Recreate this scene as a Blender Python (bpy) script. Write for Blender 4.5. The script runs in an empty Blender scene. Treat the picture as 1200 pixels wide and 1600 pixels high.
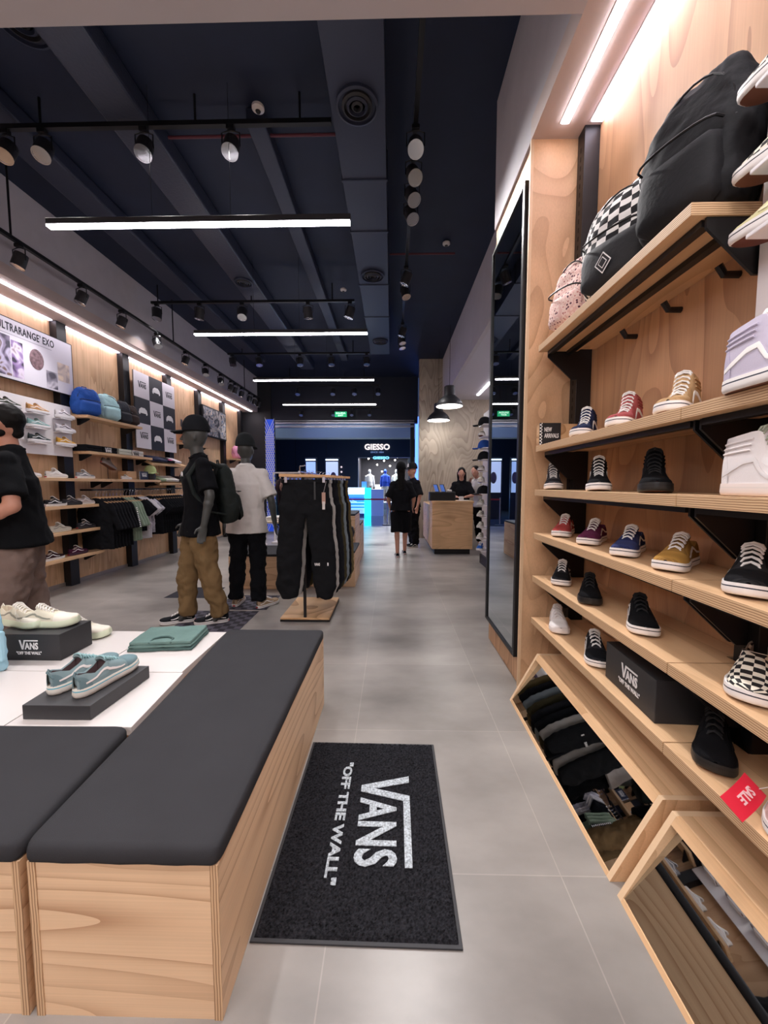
import bpy, bmesh, math, random
from mathutils import Vector, Matrix, Euler
random.seed(7)
PI = math.pi
SC = bpy.context.scene
COL = SC.collection

# ------------------------------------------------------------------ camera, world, exposure
cam_d = bpy.data.cameras.new('camera'); cam = bpy.data.objects.new('camera', cam_d); COL.objects.link(cam)
cam.location = (0, 0, 1.3)
cam.rotation_euler = (PI/2 - math.atan(43/600), 0, math.atan(12/600))
cam_d.sensor_fit = 'HORIZONTAL'; cam_d.sensor_width = 36; cam_d.lens = 18; cam_d.clip_end = 120; cam_d.clip_start = 0.02
SC.camera = cam
SC.view_settings.view_transform = 'Standard'; SC.view_settings.look = 'None'
SC.view_settings.exposure = 0.0; SC.view_settings.gamma = 1.0; SC.view_settings.use_curve_mapping = False
world = bpy.data.worlds.new('world'); SC.world = world; world.use_nodes = True
world.node_tree.nodes['Background'].inputs[0].default_value = (0.5, 0.6, 0.8, 1)
world.node_tree.nodes['Background'].inputs[1].default_value = 0.05
SPOT_W = 62.0        # each track head
STRIP = 22.0         # emission of the long white strips
COVE = 11.0
BACK_W = 28.0        # added fill lights, unseen behind the viewer

# ------------------------------------------------------------------ materials
def lin(c):
    if isinstance(c, str):
        c = [int(c[i:i+2], 16)/255 for i in (0, 2, 4)]
    return tuple(((v/12.92) if v <= 0.04045 else ((v+0.055)/1.055)**2.4) for v in c) + (1,)
_mc = {}
def mat(name, color='808080', rough=0.6, metal=0.0, emit=0.0, bump=0.0, bscale=200.0, spec=0.5, var=0.0, vscale=8.0, coat=0.0):
    if name in _mc: return _mc[name]
    m = bpy.data.materials.new(name); m.use_nodes = True; nt = m.node_tree; b = nt.nodes['Principled BSDF']
    c = lin(color); b.inputs['Base Color'].default_value = c
    b.inputs['Roughness'].default_value = rough; b.inputs['Metallic'].default_value = metal
    if rough >= .84 and spec == .5: spec = .12
    b.inputs['Specular IOR Level'].default_value = spec
    if coat: b.inputs['Coat Weight'].default_value = coat
    if emit:
        b.inputs['Emission Color'].default_value = c; b.inputs['Emission Strength'].default_value = emit
    if bump or var:
        tc = nt.nodes.new('ShaderNodeTexCoord')
    if bump:
        n = nt.nodes.new('ShaderNodeTexNoise'); n.inputs['Scale'].default_value = bscale; n.inputs['Detail'].default_value = 3
        nt.links.new(tc.outputs['Object'], n.inputs['Vector'])
        bp = nt.nodes.new('ShaderNodeBump'); bp.inputs['Strength'].default_value = bump; bp.inputs['Distance'].default_value = 0.004
        nt.links.new(n.outputs['Fac'], bp.inputs['Height']); nt.links.new(bp.outputs['Normal'], b.inputs['Normal'])
    if var:
        n2 = nt.nodes.new('ShaderNodeTexNoise'); n2.inputs['Scale'].default_value = vscale; n2.inputs['Detail'].default_value = 4
        nt.links.new(tc.outputs['Object'], n2.inputs['Vector'])
        r = nt.nodes.new('ShaderNodeMapRange'); r.inputs[1].default_value = .3; r.inputs[2].default_value = .7
        r.inputs[3].default_value = 1-var; r.inputs[4].default_value = 1+var
        nt.links.new(n2.outputs['Fac'], r.inputs[0])
        mx = nt.nodes.new('ShaderNodeMix'); mx.data_type = 'RGBA'; mx.blend_type = 'MULTIPLY'; mx.inputs[0].default_value = 1
        mx.inputs[6].default_value = c; nt.links.new(r.outputs[0], mx.inputs[7]); nt.links.new(mx.outputs[2], b.inputs['Base Color'])
    _mc[name] = m; return m

def ply(name, scale, light='dcb98e', dark='a97c50', k=5.0, freq=1.0, rough=0.5, loc=(0, 0, 0), strength=0.75, blot=0.18, sharp=2.2):
    """rotary cut pine ply: contour lines of a stretched noise, plus fibre and blotches"""
    m = bpy.data.materials.new(name); m.use_nodes = True; nt = m.node_tree; N = nt.nodes; L = nt.links; b = N['Principled BSDF']
    tc = N.new('ShaderNodeTexCoord'); mp = N.new('ShaderNodeMapping'); mp.inputs['Scale'].default_value = scale; mp.inputs['Location'].default_value = loc
    L.new(tc.outputs['Object'], mp.inputs['Vector'])
    n = N.new('ShaderNodeTexNoise'); n.inputs['Scale'].default_value = freq; n.inputs['Detail'].default_value = 1.2; n.inputs['Roughness'].default_value = .45; n.inputs['Distortion'].default_value = .35
    L.new(mp.outputs[0], n.inputs['Vector'])
    mu = N.new('ShaderNodeMath'); mu.operation = 'MULTIPLY'; mu.inputs[1].default_value = k*1.6; L.new(n.outputs['Fac'], mu.inputs[0])
    si = N.new('ShaderNodeMath'); si.operation = 'FRACT'; L.new(mu.outputs[0], si.inputs[0])
    mr = N.new('ShaderNodeMapRange'); mr.inputs[1].default_value = 0; mr.inputs[2].default_value = 1; L.new(si.outputs[0], mr.inputs[0])
    pw = N.new('ShaderNodeMath'); pw.operation = 'POWER'; pw.inputs[1].default_value = sharp; L.new(mr.outputs[0], pw.inputs[0])
    # strength varies over the sheet
    n2 = N.new('ShaderNodeTexNoise'); n2.inputs['Scale'].default_value = freq*.8; L.new(mp.outputs[0], n2.inputs['Vector'])
    ms = N.new('ShaderNodeMapRange'); ms.inputs[1].default_value = .35; ms.inputs[2].default_value = .65; ms.inputs[3].default_value = strength*.3; ms.inputs[4].default_value = strength
    L.new(n2.outputs['Fac'], ms.inputs[0])
    m2 = N.new('ShaderNodeMath'); m2.operation = 'MULTIPLY'; L.new(pw.outputs[0], m2.inputs[0]); L.new(ms.outputs[0], m2.inputs[1])
    mx = N.new('ShaderNodeMix'); mx.data_type = 'RGBA'; L.new(m2.outputs[0], mx.inputs[0])
    mx.inputs[6].default_value = lin(light); mx.inputs[7].default_value = lin(dark)
    # fine fibre
    mp2 = N.new('ShaderNodeMapping'); mp2.inputs['Scale'].default_value = tuple(s*(22 if s > 1 else 1.5) for s in scale); L.new(tc.outputs['Object'], mp2.inputs['Vector'])
    n3 = N.new('ShaderNodeTexNoise'); n3.inputs['Scale'].default_value = 3; n3.inputs['Detail'].default_value = 3; L.new(mp2.outputs[0], n3.inputs['Vector'])
    n4 = N.new('ShaderNodeTexNoise'); n4.inputs['Scale'].default_value = 2.2; n4.inputs['Detail'].default_value = 2; L.new(tc.outputs['Object'], n4.inputs['Vector'])
    a = N.new('ShaderNodeMapRange'); a.inputs[3].default_value = .86; a.inputs[4].default_value = 1.12; L.new(n3.outputs['Fac'], a.inputs[0])
    c = N.new('ShaderNodeMapRange'); c.inputs[1].default_value = .3; c.inputs[2].default_value = .7; c.inputs[3].default_value = 1-blot; c.inputs[4].default_value = 1+blot; L.new(n4.outputs['Fac'], c.inputs[0])
    m3 = N.new('ShaderNodeMath'); m3.operation = 'MULTIPLY'; L.new(a.outputs[0], m3.inputs[0]); L.new(c.outputs[0], m3.inputs[1])
    mx2 = N.new('ShaderNodeMix'); mx2.data_type = 'RGBA'; mx2.blend_type = 'MULTIPLY'; mx2.inputs[0].default_value = 1
    L.new(mx.outputs[2], mx2.inputs[6]); L.new(m3.outputs[0], mx2.inputs[7]); L.new(mx2.outputs[2], b.inputs['Base Color'])
    b.inputs['Roughness'].default_value = rough; b.inputs['Specular IOR Level'].default_value = .35
    _mc[name] = m; return m

def edge_mat(name, axis='Z', n=160.0):
    """the layered cut edge of plywood"""
    m = bpy.data.materials.new(name); m.use_nodes = True; nt = m.node_tree; N = nt.nodes; L = nt.links; b = N['Principled BSDF']
    tc = N.new('ShaderNodeTexCoord'); sp = N.new('ShaderNodeSeparateXYZ'); L.new(tc.outputs['Object'], sp.inputs[0])
    ns = N.new('ShaderNodeTexNoise'); ns.inputs['Scale'].default_value = 14; L.new(tc.outputs['Object'], ns.inputs['Vector'])
    ad = N.new('ShaderNodeMath'); ad.operation = 'MULTIPLY_ADD'; ad.inputs[1].default_value = .004; L.new(ns.outputs['Fac'], ad.inputs[0]); L.new(sp.outputs[axis], ad.inputs[2])
    mu = N.new('ShaderNodeMath'); mu.operation = 'MULTIPLY'; mu.inputs[1].default_value = n*6.283; L.new(ad.outputs[0], mu.inputs[0])
    si = N.new('ShaderNodeMath'); si.operation = 'SINE'; L.new(mu.outputs[0], si.inputs[0])
    mr = N.new('ShaderNodeMapRange'); mr.inputs[1].default_value = .1; mr.inputs[2].default_value = .9; L.new(si.outputs[0], mr.inputs[0])
    mx = N.new('ShaderNodeMix'); mx.data_type = 'RGBA'; L.new(mr.outputs[0], mx.inputs[0]); mx.inputs[6].default_value = lin('d2b089'); mx.inputs[7].default_value = lin('8a6444')
    L.new(mx.outputs[2], b.inputs['Base Color']); b.inputs['Roughness'].default_value = .6
    _mc[name] = m; return m

def checker_mat(name, c1, c2, scale, rough=.7, coord='UV'):
    m = bpy.data.materials.new(name); m.use_nodes = True; nt = m.node_tree; b = nt.nodes['Principled BSDF']
    tc = nt.nodes.new('ShaderNodeTexCoord'); ck = nt.nodes.new('ShaderNodeTexChecker'); ck.inputs['Scale'].default_value = scale
    ck.inputs['Color1'].default_value = lin(c1); ck.inputs['Color2'].default_value = lin(c2)
    nt.links.new(tc.outputs[coord], ck.inputs['Vector']); nt.links.new(ck.outputs[0], b.inputs['Base Color']); b.inputs['Roughness'].default_value = rough
    _mc[name] = m; return m

def concrete():
    m = bpy.data.materials.new('concrete_tiles'); m.use_nodes = True; nt = m.node_tree; N = nt.nodes; L = nt.links; b = N['Principled BSDF']
    tc = N.new('ShaderNodeTexCoord')
    br = N.new('ShaderNodeTexBrick'); br.offset = 0; br.inputs['Scale'].default_value = 1; br.inputs['Mortar Size'].default_value = .0022; br.inputs['Mortar Smooth'].default_value = .2
    br.inputs['Brick Width'].default_value = .75; br.inputs['Row Height'].default_value = .75; br.inputs['Bias'].default_value = 0
    mp = N.new('ShaderNodeMapping'); mp.inputs['Location'].default_value = (.185, .30, 0); L.new(tc.outputs['Object'], mp.inputs['Vector']); L.new(mp.outputs[0], br.inputs['Vector'])
    br.inputs['Color1'].default_value = (.93, .93, .93, 1); br.inputs['Color2'].default_value = (1.05, 1.05, 1.05, 1); br.inputs['Mortar'].default_value = (1.25, 1.22, 1.2, 1)
    def nz(s, d, off):
        q = N.new('ShaderNodeMapping'); q.inputs['Scale'].default_value = (.7, 1.3, 1); q.inputs['Location'].default_value = (off, off*1.7, .37+off); L.new(tc.outputs['Object'], q.inputs['Vector'])
        n = N.new('ShaderNodeTexNoise'); n.inputs['Scale'].default_value = s; n.inputs['Detail'].default_value = d; L.new(q.outputs[0], n.inputs['Vector']); return n
    n = nz(1.6, 1.0, 3.3); nb = nz(7, 4, 9.1)
    av = N.new('ShaderNodeMath'); av.operation = 'MULTIPLY_ADD'; av.inputs[1].default_value = .35; L.new(nb.outputs['Fac'], av.inputs[0]); L.new(n.outputs['Fac'], av.inputs[2])
    cr = N.new('ShaderNodeMix'); cr.data_type = 'RGBA'; mr0 = N.new('ShaderNodeMapRange'); mr0.inputs[1].default_value = .30; mr0.inputs[2].default_value = 1.05; L.new(av.outputs[0], mr0.inputs[0]); L.new(mr0.outputs[0], cr.inputs[0])
    cr.inputs[6].default_value = lin('6c6763'); cr.inputs[7].default_value = lin('b0aaa4')
    mx = N.new('ShaderNodeMix'); mx.data_type = 'RGBA'; mx.blend_type = 'MULTIPLY'; mx.inputs[0].default_value = 1
    L.new(cr.outputs[2], mx.inputs[6]); L.new(br.outputs['Color'], mx.inputs[7]); L.new(mx.outputs[2], b.inputs['Base Color'])
    n2 = nz(3, 2, 5.5)
    r = N.new('ShaderNodeMapRange'); r.inputs[3].default_value = .18; r.inputs[4].default_value = .34; L.new(n2.outputs['Fac'], r.inputs[0]); b.inputs['Roughness'].default_value = .32; b.inputs['Specular IOR Level'].default_value = .38
    return m

M_ply_h = ply('ply_bench', (.26, .26, 3.3), light='e6c49f', dark='ab7c58', k=8, freq=1.25, sharp=4.0, strength=.95, blot=.08)
M_ply_v = ply('ply_wall', (2.6, 2.6, .5), light='cda079', dark='97694a', k=6.5, freq=1.1, sharp=2.2, strength=.75, loc=(3.1, 2.2, 1.7))
M_ply_s = ply('ply_shelf', (3.5, .5, 3.5), light='deb78e', dark='b5895f', k=6.0, freq=1.0, sharp=2.5, strength=.6, blot=.1)
M_ply_e = ply('ply_end', (3.2, 3.2, 1.1), light='d4ab85', dark='a57c56', k=7, freq=.9, sharp=3.0, strength=.7, loc=(7.1, 3.2, 1.3))
M_ply_c = ply('ply_column', (2.6, 2.6, .7), light='b5a898', dark='857669', k=13, freq=.8, sharp=2.0, strength=.9, loc=(5.1, 1.2, 7.7))
M_ply_l = ply('ply_left_wall', (1, 4.5, .45), light='d9b48e', dark='a87d56', k=6.0, freq=1.0, sharp=2.0, strength=.75)
M_ply_d = ply('ply_counter', (.7, .7, 3.0), light='dcb387', dark='a5764a', k=9.0, freq=1.3, sharp=2.5, strength=.9, loc=(0, 4, 2))
M_edge = edge_mat('ply_edge'); M_edge_x = edge_mat('ply_edge_upright', 'X', 150)
M_floor = concrete()
M_grey = mat('grey_paint', 'c4c0c6', .8, var=.03)
M_soffit = mat('soffit_paint', 'c9b9b4', .75)
M_navy = mat('navy_paint', '162038', .7, var=.12, vscale=3)
M_duct = mat('duct_paint', '2b3145', .55, bump=.15, bscale=30)
M_foil = mat('wrapped_duct', '343a4c', .4, bump=.6, bscale=45)
M_blk = mat('black_metal', '131316', .42, spec=.4)
M_blkp = mat('black_satin_paint', '26262a', .5)
M_white = mat('white_laminate', 'd6d0cd', .35)
M_whitep = mat('white_acrylic', 'efebee', .3)
M_cush = mat('charcoal_upholstery', '353538', .85, bump=.35, bscale=900, var=.05)
M_mir = mat('mirror_glass', 'c4c8c8', .015, metal=1.0)
M_chrome = mat('chrome', 'c8c8cc', .18, metal=1.0)
M_led = mat('led_diffuser', 'faf4fc', .5, emit=STRIP)
M_cove = mat('cove_led', 'f2e6fa', .5, emit=COVE)
M_lens = mat('lamp_lens', 'fff4e6', .5, emit=30)
M_card = mat('black_card', '2a2a2d', .55, bump=.1, bscale=300)
M_print = mat('white_print', 'eceaea', .7)
M_skin = mat('skin', 'c08a70', .55, var=.06)
M_manq = mat('mannequin_grey', '434544', .42)
M_blackcloth = mat('black_cotton', '16171b', .9, bump=.5, bscale=60, spec=.1)
M_hair = mat('dark_hair', '0e0b0a', .6, bump=.3, bscale=120, spec=.15)

# ------------------------------------------------------------------ mesh builder
class MB:
    def __init__(s): s.v = []; s.f = []; s.m = []; s.uv = []
    def add(s, vs, fs, mi=0, uvs=None):
        o = len(s.v); s.v += [tuple(v) for v in vs]
        for k, f in enumerate(fs):
            s.f.append([i+o for i in f]); s.m.append(mi[k] if isinstance(mi, list) else mi)
            s.uv.append([uvs[i] for i in f] if uvs else [(0, 0)]*len(f))
        return s
    def box(s, x0, x1, y0, y1, z0, z1, mi=0):
        v = [(x0, y0, z0), (x1, y0, z0), (x1, y1, z0), (x0, y1, z0), (x0, y0, z1), (x1, y0, z1), (x1, y1, z1), (x0, y1, z1)]
        return s.add(v, [[0, 3, 2, 1], [4, 5, 6, 7], [0, 1, 5, 4], [1, 2, 6, 5], [2, 3, 7, 6], [3, 0, 4, 7]], mi)
    def prism(s, poly, axis, a, b, mi=0, cap=None):
        """poly of 2D points extruded along axis from a to b (axis 'y': poly is (x,z); 'x': (y,z); 'z': (x,y))"""
        def P(p, t): return {'y': (p[0], t, p[1]), 'x': (t, p[0], p[1]), 'z': (p[0], p[1], t)}[axis]
        n = len(poly); v = [P(p, a) for p in poly] + [P(p, b) for p in poly]
        f = [[i, (i+1) % n, n+(i+1) % n, n+i] for i in range(n)] + [list(range(n))[::-1], list(range(n, 2*n))]
        c = mi if cap is None else cap
        return s.add(v, f, [mi]*n + [c, c])
    def tube(s, pts, r, n=8, mi=0, cap=True):
        pts = [Vector(p) for p in pts]; rs = r if isinstance(r, (list, tuple)) else [r]*len(pts)
        vs = []; prev = None
        for i, p in enumerate(pts):
            d = (pts[min(i+1, len(pts)-1)] - pts[max(i-1, 0)]).normalized()
            u = d.cross(Vector((0, 0, 1)));
            if u.length < .05: u = d.cross(Vector((1, 0, 0)))
            u.normalize()
            if prev is not None and u.dot(prev) < 0: u = -u
            prev = u; w = d.cross(u)
            for k in range(n):
                a = 2*PI*k/n; vs.append(p + (u*math.cos(a) + w*math.sin(a))*rs[i])
        f = [[i*n+k, i*n+(k+1) % n, (i+1)*n+(k+1) % n, (i+1)*n+k] for i in range(len(pts)-1) for k in range(n)]
        if cap: f += [list(range(n))[::-1], [len(pts)*n-n+k for k in range(n)]]
        return s.add(vs, f, mi)
    def lathe(s, prof, c=(0, 0, 0), n=24, mi=0, rot=None):
        vs = []
        for r, z in prof:
            for k in range(n):
                a = 2*PI*k/n; q = Vector((r*math.cos(a), r*math.sin(a), z))
                if rot is not None: q = rot @ q
                vs.append(q + Vector(c))
        m = len(prof)
        f = [[i*n+k, i*n+(k+1) % n, (i+1)*n+(k+1) % n, (i+1)*n+k] for i in range(m-1) for k in range(n)]
        f += [list(range(n))[::-1], [(m-1)*n+k for k in range(n)]]
        return s.add(vs, f, mi)
    def grid(s, P, mi=0, closed=False, uvs=None, cap=False):
        """P: rows of points"""
        R = len(P); C = len(P[0]); vs = [p for row in P for p in row]
        f = []; ml = []
        for i in range(R-1):
            for k in range(C if closed else C-1):
                f.append([i*C+k, i*C+(k+1) % C, (i+1)*C+(k+1) % C, (i+1)*C+k])
                ml.append(mi(i, k) if callable(mi) else mi)
        if cap: f += [list(range(C))[::-1], [(R-1)*C+k for k in range(C)]]; ml += [ml[0], ml[-1]]
        return s.add(vs, f, ml, uvs)
    def sphere(s, c, r, n=12, m=8, mi=0, rot=None):
        rx, ry, rz = r if isinstance(r, (tuple, list)) else (r, r, r); P = []
        for i in range(m+1):
            b = -PI/2 + PI*i/m; row = []
            for k in range(n):
                a = 2*PI*k/n; q = Vector((rx*math.cos(b)*math.cos(a), ry*math.cos(b)*math.sin(a), rz*math.sin(b)))
                if rot is not None: q = rot @ q
                row.append(q + Vector(c))
            P.append(row)
        return s.grid(P, mi, closed=True)
    def mesh(s, name, mats):
        me = bpy.data.meshes.new(name); me.from_pydata(s.v, [], s.f)
        for m in (mats if isinstance(mats, (list, tuple)) else [mats]): me.materials.append(m)
        me.polygons.foreach_set('material_index', s.m)
        ul = me.uv_layers.new(name='UVMap'); flat = [c for f in s.uv for p in f for c in p]; ul.data.foreach_set('uv', flat)
        me.update(); return me
    def build(s, name, mats, parent=None, smooth=False, bevel=0, fix=True, angle=40):
        me = s.mesh(name, mats)
        if fix:
            bm = bmesh.new(); bm.from_mesh(me); bmesh.ops.remove_doubles(bm, verts=bm.verts, dist=1e-6)
            bmesh.ops.recalc_face_normals(bm, faces=bm.faces); bm.to_mesh(me); bm.free()
        if smooth:
            me.polygons.foreach_set('use_smooth', [True]*len(me.polygons))
            try: me.set_sharp_from_angle(angle=math.radians(angle))
            except Exception: pass
        o = bpy.data.objects.new(name, me); COL.objects.link(o)
        if parent is not None: o.parent = parent
        if bevel:
            b = o.modifiers.new('bevel', 'BEVEL'); b.width = bevel; b.segments = 2; b.limit_method = 'ANGLE'; b.angle_limit = math.radians(40)
        return o

def tag(o, label, cat, group=None):
    o['label'] = label; o['category'] = cat
    if group: o['group'] = group
    return o
def thing(name, label, cat, loc=(0, 0, 0), rz=0, group=None, rot=None, scale=None):
    o = bpy.data.objects.new(name, None); COL.objects.link(o); o.empty_display_size = .05
    o.location = loc; o.rotation_euler = rot if rot is not None else (0, 0, rz)
    if scale: o.scale = (scale,)*3 if not isinstance(scale, (tuple, list)) else scale
    return tag(o, label, cat, group)
def struct(o): o['kind'] = 'structure'; return o
def dup(root, loc=None, rz=None, label=None, group=None, rot=None, scale=None):
    def cp(o, par):
        c = o.copy(); COL.objects.link(c); c.parent = par
        for ch in o.children: cp(ch, c)
        return c
    r = cp(root, None)
    if loc is not None: r.location = loc
    if rz is not None: r.rotation_euler = (0, 0, rz)
    if rot is not None: r.rotation_euler = rot
    if scale: r.scale = (scale,)*3 if not isinstance(scale, (tuple, list)) else scale
    if label: r['label'] = label
    if group: r['group'] = group
    elif 'group' in r.keys(): del r['group']
    return r
def box_thing(name, label, cat, dims, m, bevel=.003, group=None):
    return tag(MB().box(*dims).build(name, m, bevel=bevel), label, cat, group)

def text_mb(s, size, extrude=.0008, bold=.012, spacing=1.0):
    cu = bpy.data.curves.new('lettering', 'FONT'); cu.body = s; cu.size = size; cu.extrude = extrude; cu.offset = bold*size; cu.space_character = spacing
    cu.resolution_u = 3
    o = bpy.data.objects.new('lettering', cu); COL.objects.link(o)
    dg = bpy.context.evaluated_depsgraph_get(); me = bpy.data.meshes.new_from_object(o.evaluated_get(dg))
    v = [tuple(a.co) for a in me.vertices]; f = [list(p.vertices) for p in me.polygons]
    bpy.data.objects.remove(o); bpy.data.curves.remove(cu); bpy.data.meshes.remove(me)
    xs = [a[0] for a in v]; ys = [a[1] for a in v]
    return v, f, (min(xs), max(xs), min(ys), max(ys))
_tc = {}
def fit_text(mb, s, x0, x1, y0, y1, t=.0006, bold=.012, spacing=1.0):
    """lettering stretched into a rectangle of the xy plane"""
    key = (s, bold, spacing)
    if key not in _tc: _tc[key] = text_mb(s, 1, .5, bold, spacing)
    v, f, (a, b, c, d) = _tc[key]
    w = [((p[0]-a)/(b-a)*(x1-x0)+x0, (p[1]-c)/(d-c)*(y1-y0)+y0, (p[2])*2*t) for p in v]
    mb.add(w, f)
def logo_mb(w, t=.0006, tag_line=True, mb=None):
    """wordmark with the long bar over its last letters, x to the right, y up, w wide"""
    mb = mb or MB(); k = w
    P = [(0, .50), (.085, .50), (.175, .14), (.262, .50), (1, .50), (1, .435), (.325, .435), (.215, 0), (.135, 0)]
    P = [(x*k, y*k) for x, y in P]; n = len(P)
    vs = [(x, y, -t) for x, y in P] + [(x, y, t) for x, y in P]
    tris = [[0, 1, 2], [0, 2, 8], [8, 2, 7], [2, 3, 7], [7, 3, 6], [3, 4, 6], [6, 4, 5]]
    mb.add(vs, [[i, (i+1) % n, n+(i+1) % n, n+i] for i in range(n)] + [[i+n for i in q] for q in tris] + [q[::-1] for q in tris])
    fit_text(mb, 'ANS', .295*k, 1.0*k, 0, .37*k, t, .028, 1.06)
    if tag_line: fit_text(mb, '"OFF THE WALL"', -.16*k, 1.16*k, -.27*k, -.10*k, t, .03)
    return mb
def badge_mb(w, t=.0008, mb=None):
    """rounded trapezoid badge with two stubs"""
    mb = mb or MB(); k = w; P = [(0, .12), (.08, .36), (.3, .5), (.7, .5), (.92, .36), (1, .12), (.95, 0), (.85, 0), (.82, .1), (.18, .1), (.15, 0), (.05, 0)]
    P = [(x*k, y*k) for x, y in P]; n = len(P); vs = [(x, y, -t) for x, y in P] + [(x, y, t) for x, y in P]
    return mb.add(vs, [[i, (i+1) % n, n+(i+1) % n, n+i] for i in range(n)] + [[n+i for i in range(n)], list(range(n))[::-1]])

def on_plane(mb, name, m, parent, origin, xdir, ydir, label=None):
    """put an xy-plane lettering mesh on a plane in space"""
    x = Vector(xdir).normalized(); y = Vector(ydir).normalized(); z = x.cross(y); o = Vector(origin)
    mb.v = [tuple(o + x*p[0] + y*p[1] + z*p[2]) for p in mb.v]
    ob = mb.build(name, m, parent, fix=False)
    if label: ob['label'] = label
    return ob

# ------------------------------------------------------------------ organic shapes: cones and balls fused by a voxel remesh
class Blob:
    def __init__(s): s.mb = MB()
    def cone(s, p0, p1, r0, r1, side=(1, 0, 0), cap=True, n=18):
        """elliptic cone; r = (half width along side, half depth)"""
        p0 = Vector(p0); p1 = Vector(p1); r0 = r0 if isinstance(r0, tuple) else (r0, r0); r1 = r1 if isinstance(r1, tuple) else (r1, r1)
        d = (p1-p0); L = d.length; d.normalize(); u = Vector(side); u = (u - d*u.dot(d))
        if u.length < 1e-3: u = d.cross(Vector((0, 1, 0)))
        u.normalize(); w = d.cross(u); P = []
        def ring(c, a, b): return [c + u*(a*math.cos(2*PI*k/n)) + w*(b*math.sin(2*PI*k/n)) for k in range(n)]
        if cap:
            for q in (80, 55, 28):
                q = math.radians(q); P.append(ring(p0 - d*min(r0)*math.sin(q), r0[0]*math.cos(q), r0[1]*math.cos(q)))
        P.append(ring(p0, *r0)); P.append(ring(p1, *r1))
        if cap:
            for q in (28, 55, 80):
                q = math.radians(q); P.append(ring(p1 + d*min(r1)*math.sin(q), r1[0]*math.cos(q), r1[1]*math.cos(q)))
        s.mb.grid(P, closed=True, cap=True); return s
    def ball(s, c, r, rot=None): s.mb.sphere(c, r, 20, 14, rot=rot); return s
    def box(s, *a): s.mb.box(*a); return s
    def mesh(s, name, m, voxel=.01, smooth=3, disp=0, dscale=.12, deci=None):
        o = s.mb.build(name, m); r = o.modifiers.new('r', 'REMESH'); r.mode = 'VOXEL'; r.voxel_size = voxel; r.use_smooth_shade = True
        if smooth: q = o.modifiers.new('s', 'SMOOTH'); q.iterations = smooth; q.factor = .5
        if disp:
            for k, (sc, st) in enumerate(((dscale, disp), (dscale*.4, disp*.4))):
                t = bpy.data.textures.new('folds', 'CLOUDS'); t.noise_scale = sc; t.noise_depth = 1
                q = o.modifiers.new('d', 'DISPLACE'); q.texture = t; q.strength = st; q.mid_level = .5; q.texture_coords = 'LOCAL'
        if deci: q = o.modifiers.new('c', 'DECIMATE'); q.ratio = deci
        dg = bpy.context.evaluated_depsgraph_get(); me = bpy.data.meshes.new_from_object(o.evaluated_get(dg)); me.name = name
        old = o.data; bpy.data.objects.remove(o); bpy.data.meshes.remove(old)
        me.materials.clear(); me.materials.append(m)
        me.polygons.foreach_set('use_smooth', [True]*len(me.polygons)); return me
    def build(s, name, m, parent=None, **k):
        o = bpy.data.objects.new(name, s.mesh(name, m, **k)); COL.objects.link(o); o.parent = parent; return o
def mesh_obj(name, me, parent=None):
    o = bpy.data.objects.new(name, me); COL.objects.link(o); o.parent = parent; return o

# ------------------------------------------------------------------ sneakers
def interp(tab, t):
    for (a, x), (b, y) in zip(tab, tab[1:]):
        if t <= b: 
            k = (t-a)/(b-a) if b > a else 0; k = max(0, min(1, k)); k = k*k*(3-2*k)*.5 + k*.5; return x + (y-x)*k
    return tab[-1][1]
W_TAB = [(0, .004), (.02, .018), (.06, .028), (.14, .035), (.28, .0365), (.45, .037), (.6, .044), (.75, .050), (.86, .048), (.93, .042), (.975, .030), (1, .006)]
C_TAB = [(0, 0), (.4, .001), (.7, -.004), (1, -.010)]
H_TABS = {'low': [(0, .078), (.08, .078), (.22, .064), (.34, .078), (.40, .092), (.48, .086), (.62, .070), (.74, .055), (.88, .050), (.97, .042), (1, .034)],
          'high': [(0, .140), (.1, .142), (.3, .150), (.37, .150), (.42, .118), (.50, .094), (.62, .072), (.74, .056), (.88, .051), (.97, .043), (1, .034)],
          'slip': [(0, .074), (.08, .074), (.22, .062), (.36, .074), (.44, .082), (.55, .077), (.66, .068), (.78, .056), (.9, .050), (.97, .043), (1, .034)],
          'run': [(0, .092), (.08, .090), (.22, .074), (.34, .086), (.41, .098), (.5, .092), (.64, .076), (.76, .062), (.9, .054), (.97, .046), (1, .038)]}
OPEN = {'low': (.03, .41), 'high': (.03, .38), 'slip': (.03, .44), 'run': (.03, .42)}
_shoe_cache = {}
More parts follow.
